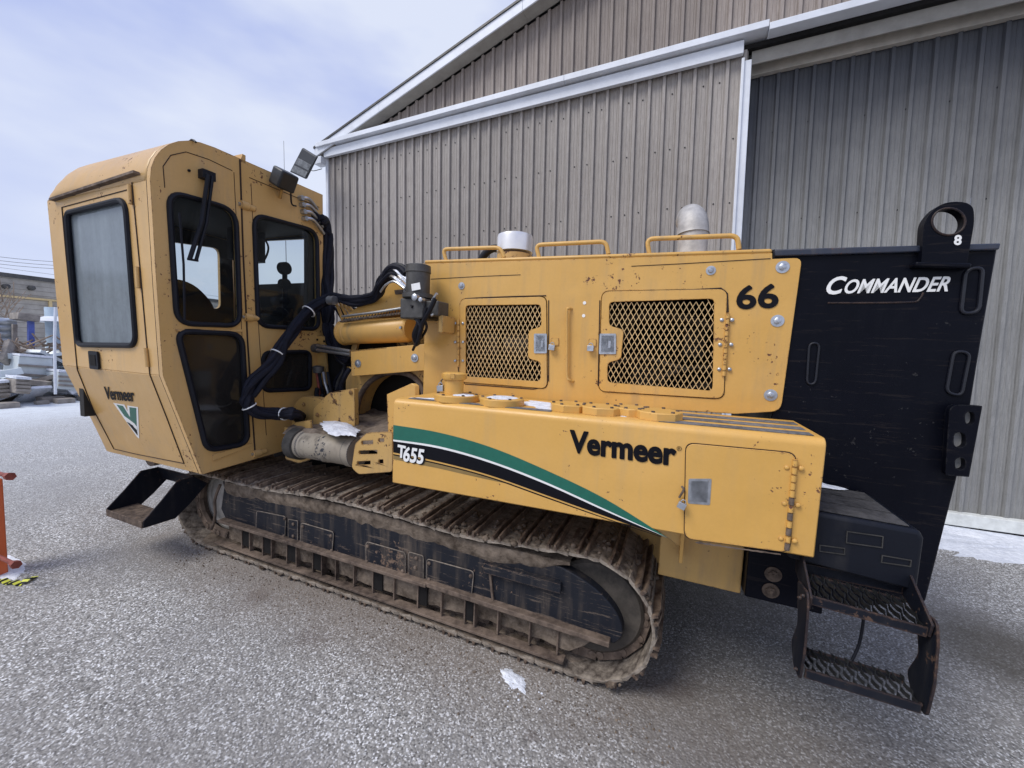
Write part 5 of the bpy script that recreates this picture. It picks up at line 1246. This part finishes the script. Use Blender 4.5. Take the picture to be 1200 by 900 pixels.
crate([(-12,450),(10,448),(12,466),(-12,468)],-12.9,'grey crate at the very edge of the yard','greywood',.5)
crate([(66,402),(86,404),(88,436),(66,436)],-15.5,'pale crate stack close behind the cab','plastic',.7)
crate([(68,436),(92,438),(96,458),(68,456)],-13.0,'low pale crate beside the cab','plastic',.6)
c = Jx(7,452,-14); t = thing('timber_board','dark board leaning against the yard junk','board',(c.x,c.y,c.z)); MB().bar(Jx(5,425,-14),Jx(13,402,-14.2),.10,.28).build('plank','greywood',t,.01); ORG[0] = Vector((0,0,0))
c = Jx(50,408,-14.3); t = thing('brush_pile','heap of dry branches on top of the crates','branches',(c.x,c.y,c.z)); mb = MB()
for k in range(60):
    a = c+Vector((rr.uniform(-.3,.3),rr.uniform(-.9,.6),rr.uniform(-.15,.1))); mb.tube([a,a+Vector((rr.uniform(-.2,.2),rr.uniform(-.4,.4),rr.uniform(0,.35)))],.018,5)
mb.build('twigs','brush',t,kind='stuff'); ORG[0] = Vector((0,0,0))
c = Jx(72,380,-15); t = thing('parasol','small white parasol roof over a pale drum behind the cab','parasol',(c.x,c.y,0))
MB().lathe(Jx(74,378,-15),(0,0,1),[(0,.62),(.02,.60),(.26,.02)],12).build('canopy','white',t); MB().lathe(Jx(74,420,-15),(0,0,1),[(0,.28),(1.3,.28)],16).build('drum',plain('pale_blue_drum',(.45,.56,.66),.5,0,.1,5,0),t); ORG[0] = Vector((0,0,0))
c = Jx(64.5,462,-12.4); t = thing('marker_pole','thin white pole standing in front of the crates','pole',(c.x,c.y,c.z)); MB().tube([Jx(65,360,-12.4),Jx(64,400,-12.4),Jx(65,462,-12.4)],.025,8).build('pole','white',t); ORG[0] = Vector((0,0,0))
c = Jx(-10,470,-13); t = thing('bare_shrub','leafless shrub in front of the block building','shrub',(c.x,c.y,0)); mb = MB()
for k in range(36):
    a = Jx(rr.uniform(-10,18),rr.uniform(352,385),-22); mb.tube([a,a+Vector((rr.uniform(-.3,.3),rr.uniform(-.5,.5),rr.uniform(.2,.8)))],.012,4)
mb.build('twigs','brush',t); ORG[0] = Vector((0,0,0))
# yard debris low in the snow
rub = MB()
for k in range(160):
    y_ = rr.uniform(2.5,6.5); x_ = rr.uniform(-17,-12.5); s_ = rr.uniform(.04,.16); rub.box(x_-s_,x_+s_,y_-s_,y_+s_*1.4,-.02,.03+s_*.6)
o = rub.build('yard_rubble','greywood',None,kind='stuff'); o.matrix_world = GM
for (m_,nn_,sd_) in (('plastic',34,31),('snow',40,32),('galv',16,33),('greywood',22,34)):
    rr = random.Random(sd_); mb = MB()
    for k in range(nn_):
        y_ = rr.uniform(3.2,5.6); x_ = -13.2-rr.uniform(0,2.4); z_ = rr.uniform(0,.25 if m_=='snow' else 1.0)*(1 if x_<-14 else .5)+.55
        a = Vector((x_,y_,z_)); d_ = Vector((rr.uniform(-.5,.5),rr.uniform(-.8,.8),rr.uniform(-.35,.35)))
        mb.bar(a-d_*.5,a+d_*.5,rr.uniform(.08,.45),rr.uniform(.02,.14))
    mb.build('yard_scrap',m_,None,kind='stuff')
# power lines and a thin mast
for i,(y0,y1,lab) in enumerate(((287,297,'topmost overhead wire at the left edge of the sky'),(292,301,'middle overhead wire at the left edge of the sky'),(296,305,'lowest overhead wire at the left edge of the sky'))):
    a, b_ = Jx(-200,y0-22,-40), Jx(130,y1+12,-40)
    pts = [a.lerp(b_,k/14)-Vector((0,0,.5*math.sin(PI*k/14))) for k in range(15)]
    o = MB().tube(pts,.013,5).build('overhead_wire','grey_cast',None); o['label'] = lab; o['category'] = 'wire'; o['group'] = 'overhead wires'
a, b_ = qy(332.5,165,20,False), qy(334.5,206,20,False); o = MB().cyl(Vector((a.x,20,0)),a,.035,6,.012).build('radio_mast','grey_cast',None); o['label'] = 'thin grey radio mast seen over the cab roof'; o['category'] = 'mast'
# ================================================================== ORANGE POST
pc = qz(6,690,0); t = empty('orange_post', GM@Vector((pc.x,pc.y,0)), mrot, label='orange steel post with two rusty pins and hazard tape at the left edge', category='post'); ORG[0] = Vector((pc.x,pc.y,0))
pr_ = qy(0,575,pc.y); pb = qy(9,690,pc.y)
xr_t = qy(1,575,pc.y).x; xr_b = qy(8,690,pc.y).x; yy = pc.y
MB().hexa([(xr_b-.42,yy,-.01),(xr_b-.25,yy,-.01),(xr_b-.25,yy+.08,-.01),(xr_b-.42,yy+.08,-.01),(xr_t-.42,yy,.64),(xr_t-.25,yy,.64),(xr_t-.25,yy+.08,.64),(xr_t-.42,yy+.08,.64)]).build('column','orange',t,.006)
for (x,y_) in ((10,558),(17,661)):
    c = qy(x,y_,yy+.02); MB().cyl(c+Vector((-.3,0,-.01)),c,.012,8).build('pin','red_rust',t); MB().lathe(c,(1,0,.1),[(-.015,.022),(.03,.025)],6).build('pin_head','red_rust',t)
ORG[0] = Vector((0,0,0))
tp_ = MB(); P = [qz(x,y,.012) for x,y in ((-14,677),(0,680),(12,682),(26,683),(41,674))]; pth = spline(P,6)
for i in range(len(pth)-1):
    if i%2 == 0:
        tp_.bar(pth[i],pth[i+1],.05,.004)
M['tape_y'] = plain('yellow_tape',(.75,.78,.10),.4,0,.1,20,0)
to = empty('hazard_tape', GM@P[2], None, label='yellow and black hazard tape on the ground by the orange post', category='tape')
ORG[0] = Vector((0,0,0))
for i in range(len(pth)-1):
    o = MB().bar(pth[i]+Vector((0,0,.01*math.sin(i))),pth[i+1]+Vector((0,0,.01*math.sin(i+1))),.035,.003).build('yellow_stripe' if i%2 else 'black_stripe','tape_y' if i%2 else 'rubber',None)
    o.parent = to; o.matrix_world = GM
bpy.context.view_layer.update()
